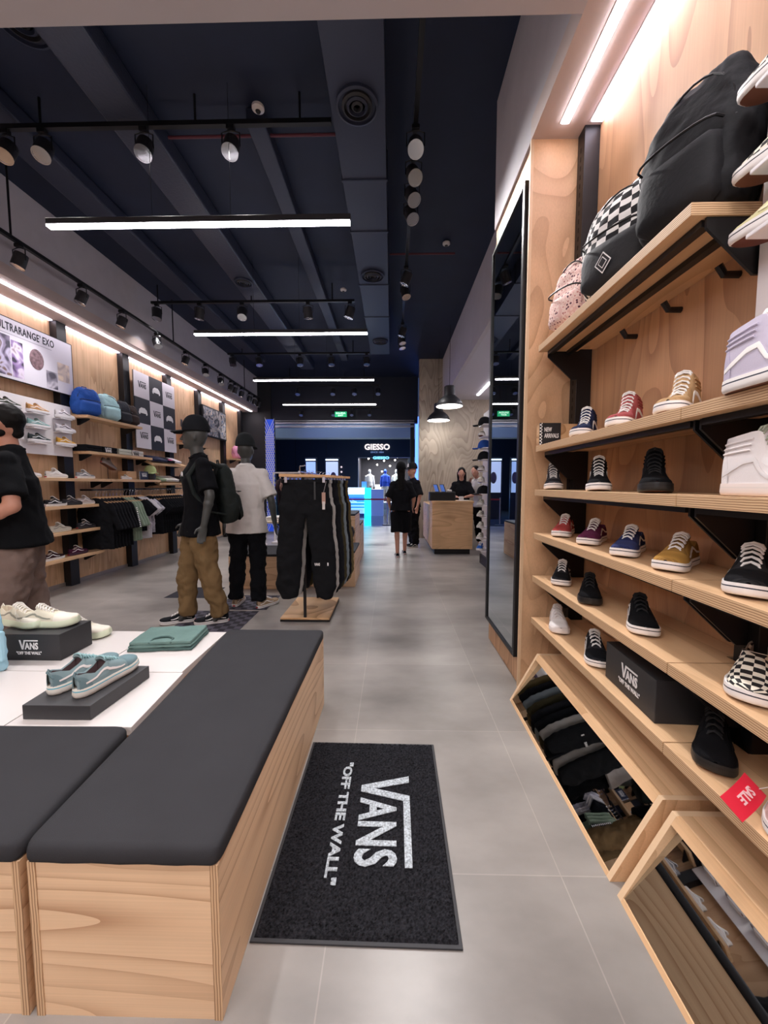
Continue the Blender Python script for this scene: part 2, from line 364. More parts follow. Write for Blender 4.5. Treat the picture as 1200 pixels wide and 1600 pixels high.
def shoe(kind, canvas, suede=None, sole='f0ecea', stripe='f4f2f0', line='1c2438', lace='f4f2f0', lining=None, tread='7a4a36', check=False, label='', loc=(0, 0, 0), rz=0, group=None, rot=None, scale=None, name='sneaker', foil=False):
    suede = suede or canvas; L = .285; z0 = .026 if kind != 'run' else .034
    key = (kind, canvas, suede, sole, stripe, line, lace, check)
    if key in _shoe_cache:
        r = dup(_shoe_cache[key], loc, rz, label, group, rot, scale or 1); r.name = name; r['category'] = 'shoe'; return r
    root = thing(name, label, 'shoe', loc, rz, group, rot, scale); _shoe_cache[key] = root
    Mc = mat('canvas_'+canvas, canvas, .85, bump=.3, bscale=700); Ms = mat('suede_'+suede, suede, .9, bump=.4, bscale=500) if suede != canvas else Mc
    Mso = mat('rubber_'+sole, sole, .5); Ml = mat('line_'+line, line, .5); Mt = mat('tread_'+tread, tread, .7)
    Mli = mat('lining_'+(lining or 'b8aca4'), lining or 'b8aca4', .9)
    if check: Mc = checker_mat('checker_canvas', '17171a', 'ece6d6', 1.0)
    hw = lambda t: interp(W_TAB, t); cx = lambda t: interp(C_TAB, t); hh = lambda t: interp(H_TABS[kind], t)
    spring = lambda t: .008*max(0, (t-.75)/.25)**2
    o0, o1 = OPEN[kind]
    # ---- sole: outline rings
    NT = 26; ts = [.5-.5*math.cos(PI*i/NT) for i in range(NT+1)]
    out = [(cx(t)-hw(t), t) for t in ts] + [(cx(t)+hw(t), t) for t in ts[::-1]][1:-1] + []
    out = [(cx(t)-hw(t), t) for t in ts] + [(cx(t)+hw(t), t) for t in ts[::-1]]
    lv = [(0, .92), (.003, 1.02), (z0*.35, 1.06), (z0*.72, 1.05), (z0*.84, 1.05), (z0+.004, 1.03), (z0+.003, .88)]
    if kind == 'run': lv = [(0, .86), (.004, 1.0), (.015, 1.1), (.026, 1.05), (.030, 1.05), (z0+.003, 1.0), (z0+.003, .85)]
    rows = []
    for z, k in lv:
        rows.append([(cx(t) + (x-cx(t))*k, L*(.5+(t-.5)*(1+(k-1)*.25)), z+spring(t)) for x, t in out])
    mb = MB(); mb.grid(rows, lambda i, k: 1 if i == 3 else 0, closed=True); n = len(out)
    mb.add(rows[-1], [list(range(n))], 0); mb.add(rows[0], [list(range(n))[::-1]], 2)
    mb.build('sole', [Mso, Ml, Mt], root, smooth=True, angle=60)
    # ---- upper surface
    def surf(t, v, off=0.0):
        """v -1 (left welt) .. 0 (top centre) .. 1 (right welt); outer skin"""
        w = hw(t)*.95 + off; h = hh(t)+spring(t)+off; sgn = 1 if v >= 0 else -1; a = 1-abs(v)  # a: 0 welt .. 1 top
        op = max(0, min(1, (o1+.05-t)/.06)); op = op*op*(3-2*op)
        ca = max(0.0, math.cos(a*PI/2)); sa = math.sin(a*PI/2)
        zf = z0 - .003 + spring(t)
        px, pz = w*ca**.62, zf + (h-zf)*sa**.85
        rim = min(w*.72, .026) if kind != 'high' else min(w*.74, .030)
        q = a/.82
        if q <= 1: ox, oz = w + (rim-w)*(q**1.3) + .002*math.sin(q*PI), zf + (h-zf)*q
        else: ox, oz = rim*(1-(q-1)/.22*.15), h+.001
        x = px + (ox-px)*op; z = pz + (oz-pz)*op
        yy = t*L
        if kind == 'high' and t < .45: yy += max(0, z-.07)*.12*(1 if t > .2 else .4)
        return Vector((cx(t)+sgn*x, yy, z))
    nv = 11; mb = MB(); P = []; U = []
    tl = [.006, .02, .04, .07, .11, .16, .22, .28, .34, .38, .40, .42, .44, .46, .49, .53, .58, .63, .68, .73, .78, .83, .88, .92, .95, .975, .99, 1.0]
    for t in tl:
        row = []; ur = []
        op = t < o1 and t > o0
        for i in range(nv+1):
            v = -1 + i/nv*(.86 if True else 1); row.append(surf(t, v)); ur.append((v, t))
        rimL = row[-1]; c = Vector((cx(t), t*L, 0))
        if op:
            zi = z0+.006; e = row[-1]
            row += [Vector((cx(t)+(e.x-cx(t))*.80, e.y, e.z-.004)), Vector((cx(t)+(e.x-cx(t))*.78, t*L, zi+.01)), Vector((cx(t), t*L, zi))]
        else:
            for v in (-.1, -.05, 0): row.append(surf(t, v))
        ur += [(-.1, t), (-.05, t), (0, t)]
        full = row + [Vector((2*cx(t)-p.x, p.y, p.z)) for p in row[-2::-1]]
        uf = ur + [(-a, b) for a, b in ur[-2::-1]]
        P.append(full); U += [((a*5+.0), b*L*62) for a, b in uf] if check else uf
    C = len(P[0]); inner = set(range(nv+1, C-nv-2))
    def mi(i, k):
        t = tl[i]
        if k in inner and o0 < t < o1: return 1
        return 0
    mb.grid(P, mi, uvs=U)
    mb.build('upper', [Mc, Mli], root, smooth=True, angle=70, fix=False)
    def patch(nm, m, ts_, v0, v1, off=.0012, nvv=7, both=False):
        b = MB()
        for sg in ((1, -1) if both else (1,)):
            rows = []
            for t in ts_:
                a, c_ = (v0(t), v1(t)); r_ = [surf(t, sg*(a+(c_-a)*i/nvv), off) for i in range(nvv+1)]
                rows.append(([surf(t, sg*a, -.001)] + r_ + [surf(t, sg*c_, -.001)]))
            b.grid(rows)
        return b.build(nm, m, root, smooth=True, angle=60)
    fr = lambda a, b, n: [a+(b-a)*i/n for i in range(n+1)]
    if kind != 'slip':
        if suede != canvas or kind == 'run':
            patch('toe_cap', Ms, fr(.70, .985, 9), lambda t: -.995, lambda t: .995, nvv=14)
            for sg_ in (1, -1): patch('heel_counter', Ms, fr(.015, .15, 5), lambda t: .995*sg_, lambda t: sg_*(.30+.5*max(0, (t-.015)/.135)**2), nvv=6)
            for sg_ in ((1, -1) if kind != 'run' else ()): patch('eyestay', Ms, fr(.44, .69, 7), lambda t: sg_*(.32+.25*(t > .62)), lambda t: sg_*(.62 if t < .62 else .9), nvv=4)
        else:
            patch('toe_cap', Ms, fr(.72, .73, 1), lambda t: -.995, lambda t: .995, nvv=14, off=.0015)
        # side stripe: centreline (t, height 0..1), half width
        if stripe:
            cl = [(.07, .30, .05), (.14, .38, .06), (.22, .50, .065), (.29, .60, .065), (.34, .62, .06), (.385, .54, .06), (.42, .40, .06), (.46, .28, .06), (.52, .22, .055), (.60, .22, .045), (.66, .26, .03)]
            if kind == 'high': cl = [(t, h*.62, w*.7) for t, h, w in cl[:5]] + [(t, h*.75, w*.8) for t, h, w in cl[5:]]
            for sg in (1, -1):
                b = MB()
                A = []; B = []
                for i, (t, h, w) in enumerate(cl):
                    p = cl[max(i-1, 0)]; q = cl[min(i+1, len(cl)-1)]; dt = (q[0]-p[0])*L; dh = (q[1]-p[1])*.06; n_ = math.hypot(dt, dh)
                    ht = -dh/n_*w*.055/L; hv = dt/n_*w*.9
                    A.append((t-ht, h-hv)); B.append((t+ht, h+hv))
                rows = [[surf(a[0], sg*(1-a[1]), -.0005), surf(a[0], sg*(1-a[1]), .0024), surf((a[0]+c[0])/2, sg*(1-(a[1]+c[1])/2), .0028), surf(c[0], sg*(1-c[1]), .0024), surf(c[0], sg*(1-c[1]), -.0005)] for a, c in zip(A, B)]
                b.grid(rows)
                b.build('side_stripe', mat('stripe_'+stripe, stripe, .5), root, smooth=True)
        # tongue
        if kind == 'high': tp = [(.64, .070), (.55, .083), (.47, .103), (.42, .128), (.385, .152), (.37, .163)]
        elif kind == 'run': tp = [(.64, .078), (.55, .090), (.48, .100), (.42, .110), (.38, .118)]
        else: tp = [(.66, .066), (.57, .079), (.49, .092), (.42, .103), (.38, .111), (.36, .115)]
        rows = []
        for i, (t, z) in enumerate(tp):
            w = .015+.009*i/(len(tp)-1); row = []
            for k in range(7):
                a = -1+2*k/6; row.append((cx(t)+a*w, t*L, z-.002-.010*a*a))
            for k in range(6, -1, -1):
                a = -1+2*k/6; row.append((cx(t)+a*w*.96, t*L+.001, z-.009-.010*a*a))
            rows.append(row)
        MB().grid(rows, closed=True, cap=True).build('tongue', mat('tongue_'+canvas, canvas, .85, bump=.2, bscale=500), root, smooth=True)
        b = MB()
        nb = {'low': 6, 'high': 8, 'run': 6}[kind]; a0, a1 = tp[0], tp[-1]
        for i in range(nb):
            k = (i+.4)/nb; j = k*(len(tp)-1); q = int(j); fr_ = j-q; p = tp[q]; r_ = tp[min(q+1, len(tp)-1)]
            t = p[0]+(r_[0]-p[0])*fr_; z = p[1]+(r_[1]-p[1])*fr_ + .004; w = .017+.005*k
            for sg in (1, -1):
                pts = [(cx(t)+sg*w*1.05, t*L-.002, z-.013), (cx(t)+sg*w*.8, t*L-.001, z-.004), (cx(t), t*L+.003*sg, z+.0015), (cx(t)-sg*w*.8, t*L+.007, z-.005), (cx(t)-sg*w*1.1, t*L+.009, z-.014)]
                b.tube(pts, [.0022, .0030, .0030, .0030, .0022], 6)
        b.build('laces', mat('lace_'+lace, lace, .8), root, smooth=True)
        if kind == 'high':   # ankle padding ribs
            for sg in (1, -1):
                b = MB()
                for h in (.66, .76, .86):
                    b.tube([surf(t, sg*(1-h*.82), .001) for t in (.05, .10, .16, .22, .28, .33)], .003, 6)
                b.build('ankle_ribs', Mc, root, smooth=True)
    else:
        for sg_ in (1, -1): patch('collar', mat('collar_pad', 'a89c90', .9), fr(.03, .43, 9), lambda t: sg_*.30, lambda t: sg_*.14, off=.003, nvv=4)
    if kind == 'run':
        b = MB(); b.tube([surf(.02, .5, .001), (cx(.0), -.004, .095), (cx(0), .002, .104), (cx(.02), .012, .092)], .003, 6).build('heel_tab', Ms, root, smooth=True)
    # heel label
    if kind in ('low', 'slip'):
        MB().box(-.012, .012, -.0045, .001, .008, .019).build('heel_label', mat('heel_red', 'b22a30', .5), root)
    return root

# ================================================================== THE SETTING
ZS, ZC = 3.3, 4.25            # soffit and dark ceiling heights
struct(MB().box(-6.5, 4, -2.6, 12.0, -.1, 0).build('floor', M_floor))
M_mallfloor = mat('mall_floor', '4c5664', .12, var=.08, vscale=2)
o = struct(MB().box(-14, 10, 12.0, 30, -.1, -.002).build('floor_mall', M_mallfloor))
struct(MB().box(-3.78, .825, 1.8, 10.9, ZC, ZC+.1).box(.825, 1.25, 3.2, 10.9, ZC, ZC+.1).build('ceiling', M_navy))
M_low = mat('low_ceiling_paint', 'bab6ba', .75)
struct(MB().box(-3.72, .81, -2.6, 1.8, ZS, ZC+.1).build('ceiling_low', M_low))
# right: ply wall with posts, soffit, bulkhead
struct(MB().box(1.162, 1.25, -2.6, 2.41, 0, ZS).build('wall_right', M_ply_v))
struct(MB().box(.81, 1.25, -2.6, 2.41, ZS, ZS+.12).build('ceiling_soffit_right', M_soffit))
struct(MB().box(.81, .87, -2.6, 3.2, ZS+.12, ZC).box(.81, .87, 2.41, 3.2, ZS, ZS+.12).build('wall_bulkhead_right', M_grey, fix=False))
struct(MB().box(.826, 1.25, 2.412, 3.2, 0, ZS).build('wall_mirror_bay', M_ply_v))
struct(MB().box(.825, 1.161, 2.398, 2.411, 0, ZS).build('wall_panel_end', M_ply_e))
struct(MB().box(.808, .825, 2.396, 2.412, 0, ZS).build('trim_1', mat('pale_ply_edge', 'dcbc98', .6)))
# recess behind the counter
struct(MB().box(1.2, 1.26, 3.2, 9.3, ZS, ZC).build('wall_bulkhead_recess', M_grey))
struct(MB().box(1.26, 2.6, 3.2, 9.3, ZS, ZS+.1).build('ceiling_soffit_recess', mat('recess_soffit', 'c9c6ce', .7)))
struct(MB().box(2.5, 2.6, 3.2, 9.3, 0, ZS).build('wall_recess_right', M_grey))
struct(MB().box(.65, 2.6, 9.3, 9.45, 0, ZC).build('wall_column', M_ply_c))
# left
struct(MB().box(-4.3, -4.19, -2.6, 10.9, 0, ZS).build('wall_left', M_ply_l))
struct(MB().box(-4.3, -3.72, -2.6, 10.75, ZS, ZS+.12).build('ceiling_soffit_left', M_soffit))
struct(MB().box(-3.78, -3.72, -2.6, 10.75, ZS+.12, ZC).build('wall_bulkhead_left', M_grey))
struct(MB().box(-4.3, -3.35, 10.75, 10.9, 0, ZC).build('wall_left_end', mat('black_wall', '1c1d22', .6)))
struct(MB().box(-4.19, -4.175, -2.6, 10.75, 0, .05).build('baseboard_left', mat('aluminium_skirting', 'a59c93', .35, metal=.5)))
struct(MB().box(-4.3, 1.25, -2.7, -2.6, 0, ZC).build('wall_back', M_grey))
# shop front header and frame
struct(MB().box(-3.9, .72, 10.8, 11.0, 3.0, ZC).build('wall_header', mat('header_navy', '11182a', .6)))
struct(MB().box(-3.3, .62, 10.74, 10.8, 2.98, 3.02).box(-3.3, .62, 10.74, 10.8, 3.05, 3.07).box(-3.3, .62, 10.76, 10.86, 2.88, 2.93).build('trim_2', mat('header_rail', '9a9aa2', .3, metal=.8), fix=False))
struct(MB().box(.52, .62, 10.8, 10.95, 0, 3.0).build('trim_3', M_blk))
struct(MB().box(-3.35, -3.3, 10.8, 10.95, 0, 3.0).build('trim_4', M_blk))
# strips and coves of light in the soffits
def strip(name, x0, x1, y0, y1, z, m, label, d=.012):
    t = thing(name, label, 'light', ((x0+x1)/2, (y0+y1)/2, z))
    MB().box(-(x1-x0)/2-.006, (x1-x0)/2+.006, -(y1-y0)/2-.01, (y1-y0)/2+.01, -.004, -.0005).build('housing', M_white, t)
    MB().box(-(x1-x0)/2, (x1-x0)/2, -(y1-y0)/2, (y1-y0)/2, -d, -.004).build('diffuser', m, t)
strip('strip_light', .935, .975, -2.2, 2.29, ZS, M_led, 'white strip light let into the pink soffit over the right shelves')
strip('cove_light', 1.095, 1.155, 1.22, 2.28, ZS, M_cove, 'white cove light grazing the ply wall above the backpacks')
strip('cove_light', 1.095, 1.155, -2.2, 1.09, ZS, M_cove, 'white cove light at the top of the wall, nearest on the right')
strip('strip_light', -3.865, -3.825, -2.2, 10.6, ZS, M_led, 'long white strip light under the left soffit')
ys = [-1.0, .1, 1.26, 2.42, 3.58, 4.75, 5.91, 7.07, 8.23, 9.39, 10.55]
for i in range(3, 10):
    strip('cove_light', -4.175, -4.13, ys[i]+.16, ys[i+1]-.01, ZS, M_cove, ['', '', '', 'cove light above the left wall over the large poster, nearest bay', 'cove light above the left wall where the large poster ends', 'cove light above the left wall over the blue backpack shelf', 'cove light above the left wall over the logo tile board', 'cove light above the left wall just past the logo tile board', 'cove light above the left wall over the framed photo', 'cove light at the far end of the left wall'][i])

# ducts and diffusers on the dark ceiling
tag(MB().box(-.44, -.05, 1.86, 8.2, 4.0, 4.24).box(-.45, -.04, 3.6, 3.63, 3.99, 4.24).box(-.45, -.04, 4.3, 4.33, 3.99, 4.24).box(-.45, -.04, 5.4, 5.43, 3.99, 4.24).box(-.45, -.04, 6.4, 6.43, 3.99, 4.24).build('air_duct', M_duct, bevel=.004, fix=False), 'flat dark blue air duct running along the middle of the ceiling', 'duct')
tag(MB().box(-2.2, -1.88, 1.86, 9.5, 4.08, 4.24).build('air_duct', M_foil, bevel=.02), 'rough wrapped air duct running along the left part of the ceiling', 'duct')
tag(MB().box(-3.2, -2.9, 1.86, 9.0, 4.10, 4.24).build('air_duct', M_duct, bevel=.02), 'dark cable duct nearest the left bulkhead on the ceiling', 'duct')
tag(MB().box(-1.15, -1.0, 3.2, 9.0, 4.12, 4.24).build('ceiling_beam', M_duct, bevel=.01), 'slim dark beam on the ceiling between the two air ducts', 'beam')
def diffuser(x, y, z, r, label):
    t = thing('ceiling_vent', label, 'vent', (x, y, z))
    MB().lathe([(r, 0), (r, -.02), (r*.9, -.025), (r*.88, -.005)], n=40).build('rim', M_duct, t, smooth=True)
    for k in (.72, .5, .28): MB().lathe([(r*k, 0), (r*k, -.02), (r*(k-.1), -.03), (r*(k-.14), -.008)], n=40).build('ring', M_blkp if k != .5 else M_duct, t, smooth=True)
diffuser(-.25, 2.93, 4.0, .15, 'round air vent on the middle duct, nearest of three')
diffuser(-.25, 5.17, 4.0, .15, 'round air vent on the middle duct, second of three')
diffuser(-.22, 7.46, 4.0, .15, 'round air vent on the middle duct, farthest of three')
diffuser(-2.35, 2.6, 4.24, .16, 'round air vent beside the wrapped duct on the left')
diffuser(-2.04, 5.45, 4.08, .12, 'small pale round vent on the wrapped duct')
for x, y, z, l in ((-1.0, 3.05, 4.12, 'small white smoke detector hanging near the cross track'), (-.72, 5.9, 4.2, 'small white smoke detector beyond the second cross track'), (.66, 4.9, 4.24, 'small white smoke detector at the right of the dark ceiling')):
    t = thing('smoke_detector', l, 'smoke detector', (x, y, z)); MB().lathe([(.03, 0), (.045, -.012), (.045, -.03), (.02, -.045)], n=20).build('housing', M_white, t, smooth=True); MB().lathe([(.02, -.0452), (.014, -.055)], n=16).build('sensor', M_blkp, t)
for y0, xa, xb, l in ((5.0, -.03, .78, 'thin dark red sprinkler pipe crossing the ceiling near the right'), (3.35, -1.85, -.46, 'thin dark red sprinkler pipe crossing behind the first cross track')):
    tag(MB().tube([(xa, y0, 4.16), (xb, y0, 4.16)], .012, 8).build('sprinkler_pipe', mat('red_pipe', '5a2430', .5), smooth=True), l, 'pipe')

# linear pendant lights
def linear(y, z, x0, x1, label, hang):
    t = thing('linear_pendant_light', label, 'lamp', ((x0+x1)/2, y, z), group=None); w = (x1-x0)/2
    MB().box(-w, w, -.022, .022, 0, .045).build('housing', M_blkp, t, bevel=.003)
    MB().box(-w+.005, w-.005, -.023, .023, -.016, -.0005).build('diffuser', M_led, t)
    for x in hang: MB().tube([(x, 0, .045), (x, 0, ZC-z-.001)], .0018, 6).build('cable', M_blk, t)
linear(3.02, 3.265, -2.62, -.31, 'linear pendant light nearest the viewer, longest in view', (-.35, .25))
linear(5.20, 3.29, -2.62, -.32, 'linear pendant light, second from the viewer', (-.35, .25))
linear(7.38, 3.27, -2.62, -.33, 'linear pendant light, third from the viewer', (-.35, .25))
linear(9.5, 3.25, -2.66, -.38, 'linear pendant light, farthest, just before the green exit sign', (-.35, .25))

# track spotlights
def spot(loc, aim, label, on=1.0, white=True, group=None, lit=True, r=.05):
    """a track head: stem, barrel, rim and glowing lens, and the lamp's own beam"""
    t = thing('track_spotlight', label, 'spotlight', loc, group=group)
    d = (Vector(aim)-Vector(loc)).normalized(); q = Vector((0, 0, -1)).rotation_difference(d); R = q.to_matrix()
    MB().box(-.03, .03, -.02, .02, -.03, 0).build('track_adapter', M_blk, t, bevel=.003)
    c = Vector((0, 0, -.15))
    fr_ = MB(); s_ = R @ Vector((r+.008, 0, 0)); s_.z = 0
    for k in (1, -1): fr_.tube([Vector((0, 0, -.03)), Vector((k*s_.x, k*s_.y, -.05)), c + k*s_], .005, 6)
    fr_.build('bracket', M_blk, t)
    L = r*2.3; hb = [(r*.5, L*.55), (r*.96, L*.5), (r, L*.3), (r, -L*.5), (r*.9, -L*.5), (r*.86, -L*.42)]
    MB().lathe([(a, b) for a, b in hb], c, 20, rot=R).build('barrel', M_blkp, t, smooth=True)
    if lit: MB().lathe([(r*.84, -L*.44), (r*.5, -L*.452), (.001, -L*.455)], c, 20, rot=R).build('lens', M_lens, t)
    else: MB().lathe([(r*.84, -L*.44), (.001, -L*.455)], c, 20, rot=R).build('lens', M_chrome, t)
    MB().lathe([(r*1.02, -L*.50), (r*1.02, -L*.53), (r*.88, -L*.53), (r*.88, -L*.49)], c, 20, rot=R).build('rim', M_chrome, t, smooth=True)
    if on:
        ld = bpy.data.lights.new('beam', 'SPOT'); ld.energy = SPOT_W*on; ld.spot_size = math.radians(85); ld.spot_blend = .8; ld.shadow_soft_size = .05; ld.color = (1, .965, .96)
        lo = bpy.data.objects.new('beam', ld); COL.objects.link(lo); lo.parent = t; lo.location = c + d*(L*.58); lo.rotation_euler = q.to_euler()
def track(p0, p1, label, rods=(), z1=ZC):
    t = thing('light_track', label, 'light track', p0); p0 = Vector(p0); d = Vector(p1)-p0; along_y = abs(d.y) > abs(d.x); L = d.length
    mb = MB()
    if along_y: mb.box(-.018, .018, 0, L, 0, .034)
    else: mb.box(0, L, -.018, .018, 0, .034)
    mb.build('rail', M_blk, t)
    for r in rods:
        q = (0, r) if along_y else (r, 0); MB().tube([(q[0], q[1], .034), (q[0], q[1], z1-p0.z-.001)], .009, 8).build('rod', M_blk, t)
track((-3.52, .3, 3.56), (-3.52, 10.4, 3.56), 'long black light track hung along the left bulkhead', (1.2, 3.35, 6.0, 9.0))
for i, (y, ax, ay, on, lab) in enumerate([(3.38, -3.9, 2.8, 1, 'black track spotlight at the left edge of the photo'), (3.72, -4.0, 3.4, 0, 'black track spotlight second from the left edge on the left track'), (4.45, -4.1, 4.0, 1, 'black track spotlight over the large poster'), (5.1, -4.1, 4.8, 0, 'black track spotlight over the gap between poster and backpacks'),
        (5.85, -2.6, 5.2, 1, 'lit track spotlight over the blue backpack on the left track'), (6.65, -4.1, 6.3, 0, 'black track spotlight over the left part of the logo tile board'), (7.35, -2.9, 6.6, 1, 'lit track spotlight over the right part of the logo tile board'), (8.0, -2.9, 7.2, 1, 'lit track spotlight just past the logo tile board'),
        (8.5, -4.1, 8.2, 0, 'dark track spotlight, left one of a close pair over the framed photo'), (8.72, -4.1, 8.9, 0, 'dark track spotlight, right one of a close pair over the framed photo'), (9.1, -4.1, 9.0, 0, 'dark track spotlight past the close pair on the left track'), (9.6, -4.1, 9.5, 1, 'dark track spotlight third from the far end of the left track'), (9.95, -4.1, 9.9, 0, 'dark track spotlight second from the far end of the left track'), (10.25, -4.1, 10.3, 0, 'dark track spotlight at the far end of the left track')]):
    spot((-3.52, y, 3.56), (ax, ay, 1.6), lab, on, lit=on > 0, r=.055)
track((-3.0, 3.1, 4.02), (-.46, 3.1, 4.02), 'black light track crossing the ceiling nearest the viewer', (.3, 1.5, 2.3))
for x, ax, lab in ((-2.69, -2.2, 'lit spotlight at the left of the nearest cross track'), (-1.9, -1.5, 'lit spotlight in the middle of the nearest cross track'), (-1.23, -1.1, 'lit spotlight at the right of the nearest cross track'), (-3.0+.02, -2.6, 'lit spotlight cut by the left edge of the photo')):
    spot((x, 3.1, 4.02), (ax, 1.3, .6), lab, 1.2, r=.06)
track((.18, 1.9, 4.04), (.18, 7.6, 4.04), 'black light track running away along the right of the dark ceiling', (.5, 2.5, 4.8))
for y, ax, ay, on, lab in ((3.15, .1, .6, 1.6, 'brightest spotlight on the long right track'), (3.42, .9, .9, 1.5, 'second brightest spotlight on the long right track'), (3.66, 1.15, 1.6, 1.4, 'third spotlight of the near group on the long right track'), (3.9, 1.15, 2.2, 1.2, 'last spotlight of the near group on the long right track'),
        (5.05, -1.2, 5.6, 0, 'dark spotlight turned left on the long right track'), (5.4, .9, 4.6, 1, 'lit spotlight alone in the middle of the long right track'), (6.75, -1.0, 7.0, 0, 'flat turned spotlight far along the right track'), (7.1, .8, 6.4, 1, 'nearer of the last two lit spotlights on the right track'), (7.35, .9, 6.8, .6, 'last spotlight on the long right track')):
    spot((.18, y, 4.04), (ax, ay, .8), lab, on, lit=on > 0, r=.06)
track((-3.58, 5.85, 3.98), (-.55, 5.85, 3.98), 'black light track crossing the ceiling, second from the viewer', (.1, 1.5, 2.7))
for x, ax, ay, on, lab in ((-3.5, -3.4, 5.2, 1, 'lit spotlight at the left end of the second cross track'), (-2.86, -3.4, 6.2, 0, 'unlit spotlight left of the bright one on the second cross track'), (-2.22, -1.9, 4.4, 1.2, 'bright spotlight in the middle of the second cross track'), (-1.24, -1.0, 6.5, 0, 'unlit spotlight right of the bright one on the second cross track'), (-.62, -1.6, 6.0, 0, 'tilted spotlight with a pale rim at the right end of the second cross track')):
    spot((x, 5.85, 3.98), (ax, ay, 1.0), lab, on, lit=on > 0, r=.065)
track((-3.4, 8.1, 3.98), (-.46, 8.1, 3.98), 'black light track crossing the ceiling, third from the viewer', (.3, 2.6))
for x, on, lab in ((-3.3, 1, 'spotlight at the left end of the third cross track'), (-2.75, 0, 'dark spotlight second on the third cross track'), (-1.9, 1, 'spotlight in the middle of the third cross track'), (-1.25, 1, 'spotlight right of the middle on the third cross track'), (-.52, 0, 'dark spotlight at the right end of the third cross track')):
    spot((x, 8.1, 3.98), (x*.8, 7.4, .8), lab, on, lit=on > 0, r=.065)
track((-2.9, 9.95, 3.8), (-.3, 9.95, 3.8), 'black light track crossing the ceiling, farthest', (.3, 2.2))
for x, on, lab in ((-2.4, 1, 'left spotlight of the farthest cross track'), (-1.5, 1, 'second spotlight of the farthest cross track'), (-.95, 1, 'third spotlight of the farthest cross track'), (-.35, 0, 'right end spotlight of the farthest cross track')):
    spot((x, 9.95, 3.8), (x, 8.4, .5), lab, on, lit=on > 0, r=.06)
track((-2.7, 10.5, 3.36), (-.3, 10.5, 3.36), 'short black light track before the shop front header', (.2, 2.2))
for x, lab in ((-2.45, 'lit downlight left of the green exit sign'), (-1.58, 'lit downlight touching the green exit sign'), (-1.08, 'lit downlight just right of the green exit sign'), (-.6, 'lit downlight farthest right by the shop front header')):
    spot((x, 10.5, 3.36), (x, 9.0, .8), lab, .6, r=.05)
    
# green exit sign
t = thing('exit_sign', 'green illuminated exit sign hanging before the shop front header', 'sign', (-1.37, 10.45, 3.18))
MB().box(-.16, .16, -.015, .015, -.07, .07).build('case', mat('exit_green', '1fae74', .5, emit=.9), t, bevel=.004)
MB().tube([(-.1, 0, .07), (-.1, 0, ZC-3.181)], .004).build('rod', M_blk, t); MB().tube([(.1, 0, .07), (.1, 0, ZC-3.181)], .004).build('rod', M_blk, t)
b = MB(); fit_text(b, 'SALIDA', -.13, .13, .005, .05, .001, .02); on_plane(b, 'lettering', mat('exit_white', 'e8fff4', .5, emit=1.2), t, (0, -.017, 0), (1, 0, 0), (0, 0, 1))
b = MB(); fit_text(b, 'EXIT', -.07, .07, -.05, -.012, .001, .02); on_plane(b, 'lettering', mat('exit_white', 'e8fff4'), t, (0, -.017, 0), (1, 0, 0), (0, 0, 1))

# unseen fill panels under the low ceiling, added to light the foreground
for x, y, lab in ((-2.6, .3, 'left'), (-1.1, .3, 'middle'), (.3, .6, 'right'), (-1.1, -1.6, 'rear')):
    t = thing('fill_panel', 'added fill light panel, unseen behind the viewer, %s one' % lab, 'light', (x, y-.3, ZS-.001))
    MB().box(*((-.32, .32, -.17, .17, -.02, 0) if y > 0 else (-.95, .95, -.5, .5, -.02, 0))).build('frame', M_white, t)
    ld = bpy.data.lights.new('glow', 'AREA'); ld.energy = BACK_W*(2.6 if y < 0 else .75); ld.shape = 'RECTANGLE'; ld.size = .6 if y > 0 else 1.8; ld.size_y = .3 if y > 0 else .9; ld.color = (1, .97, .97)
    lo = bpy.data.objects.new('glow', ld); COL.objects.link(lo); lo.parent = t; lo.location = (0, 0, -.024)

# ================================================================== RIGHT SHELVING
def right_post(y, lab):
    t = thing('shelving_upright', lab, 'upright', (1.1185, y, 0))
    MB().box(-.0435, .0425, -.04, .04, 0, ZS-.001).build('channel', M_blk, t, bevel=.002)
    mb = MB()
    for k in range(60): mb.box(-.0445, -.0435, -.004, .004, .35+k*.048, .375+k*.048)
    mb.build('slots', mat('slot_dark', '060607', .8), t)
right_post(1.155, 'black slotted steel upright at the seam of the right shelves')
right_post(2.35, 'black slotted steel upright in the far right corner by the tall mirror')
right_post(-.04, 'black slotted steel upright beside the viewer on the right')
SX0, SX1, STH = .85, 1.155, .036
def notch(y0, y1):
    """plan of a shelf with its back corners cut around the uprights"""
    return [(SX0, y0), (1.07, y0), (1.07, y0+.075) if y0 > 1 or y0 < 0 else (1.07, y0), (SX1, y0+.075) if y0 > 1 else (SX1, y0), (SX1, y1-.075), (1.07, y1-.075), (1.07, y1), (SX0, y1)]
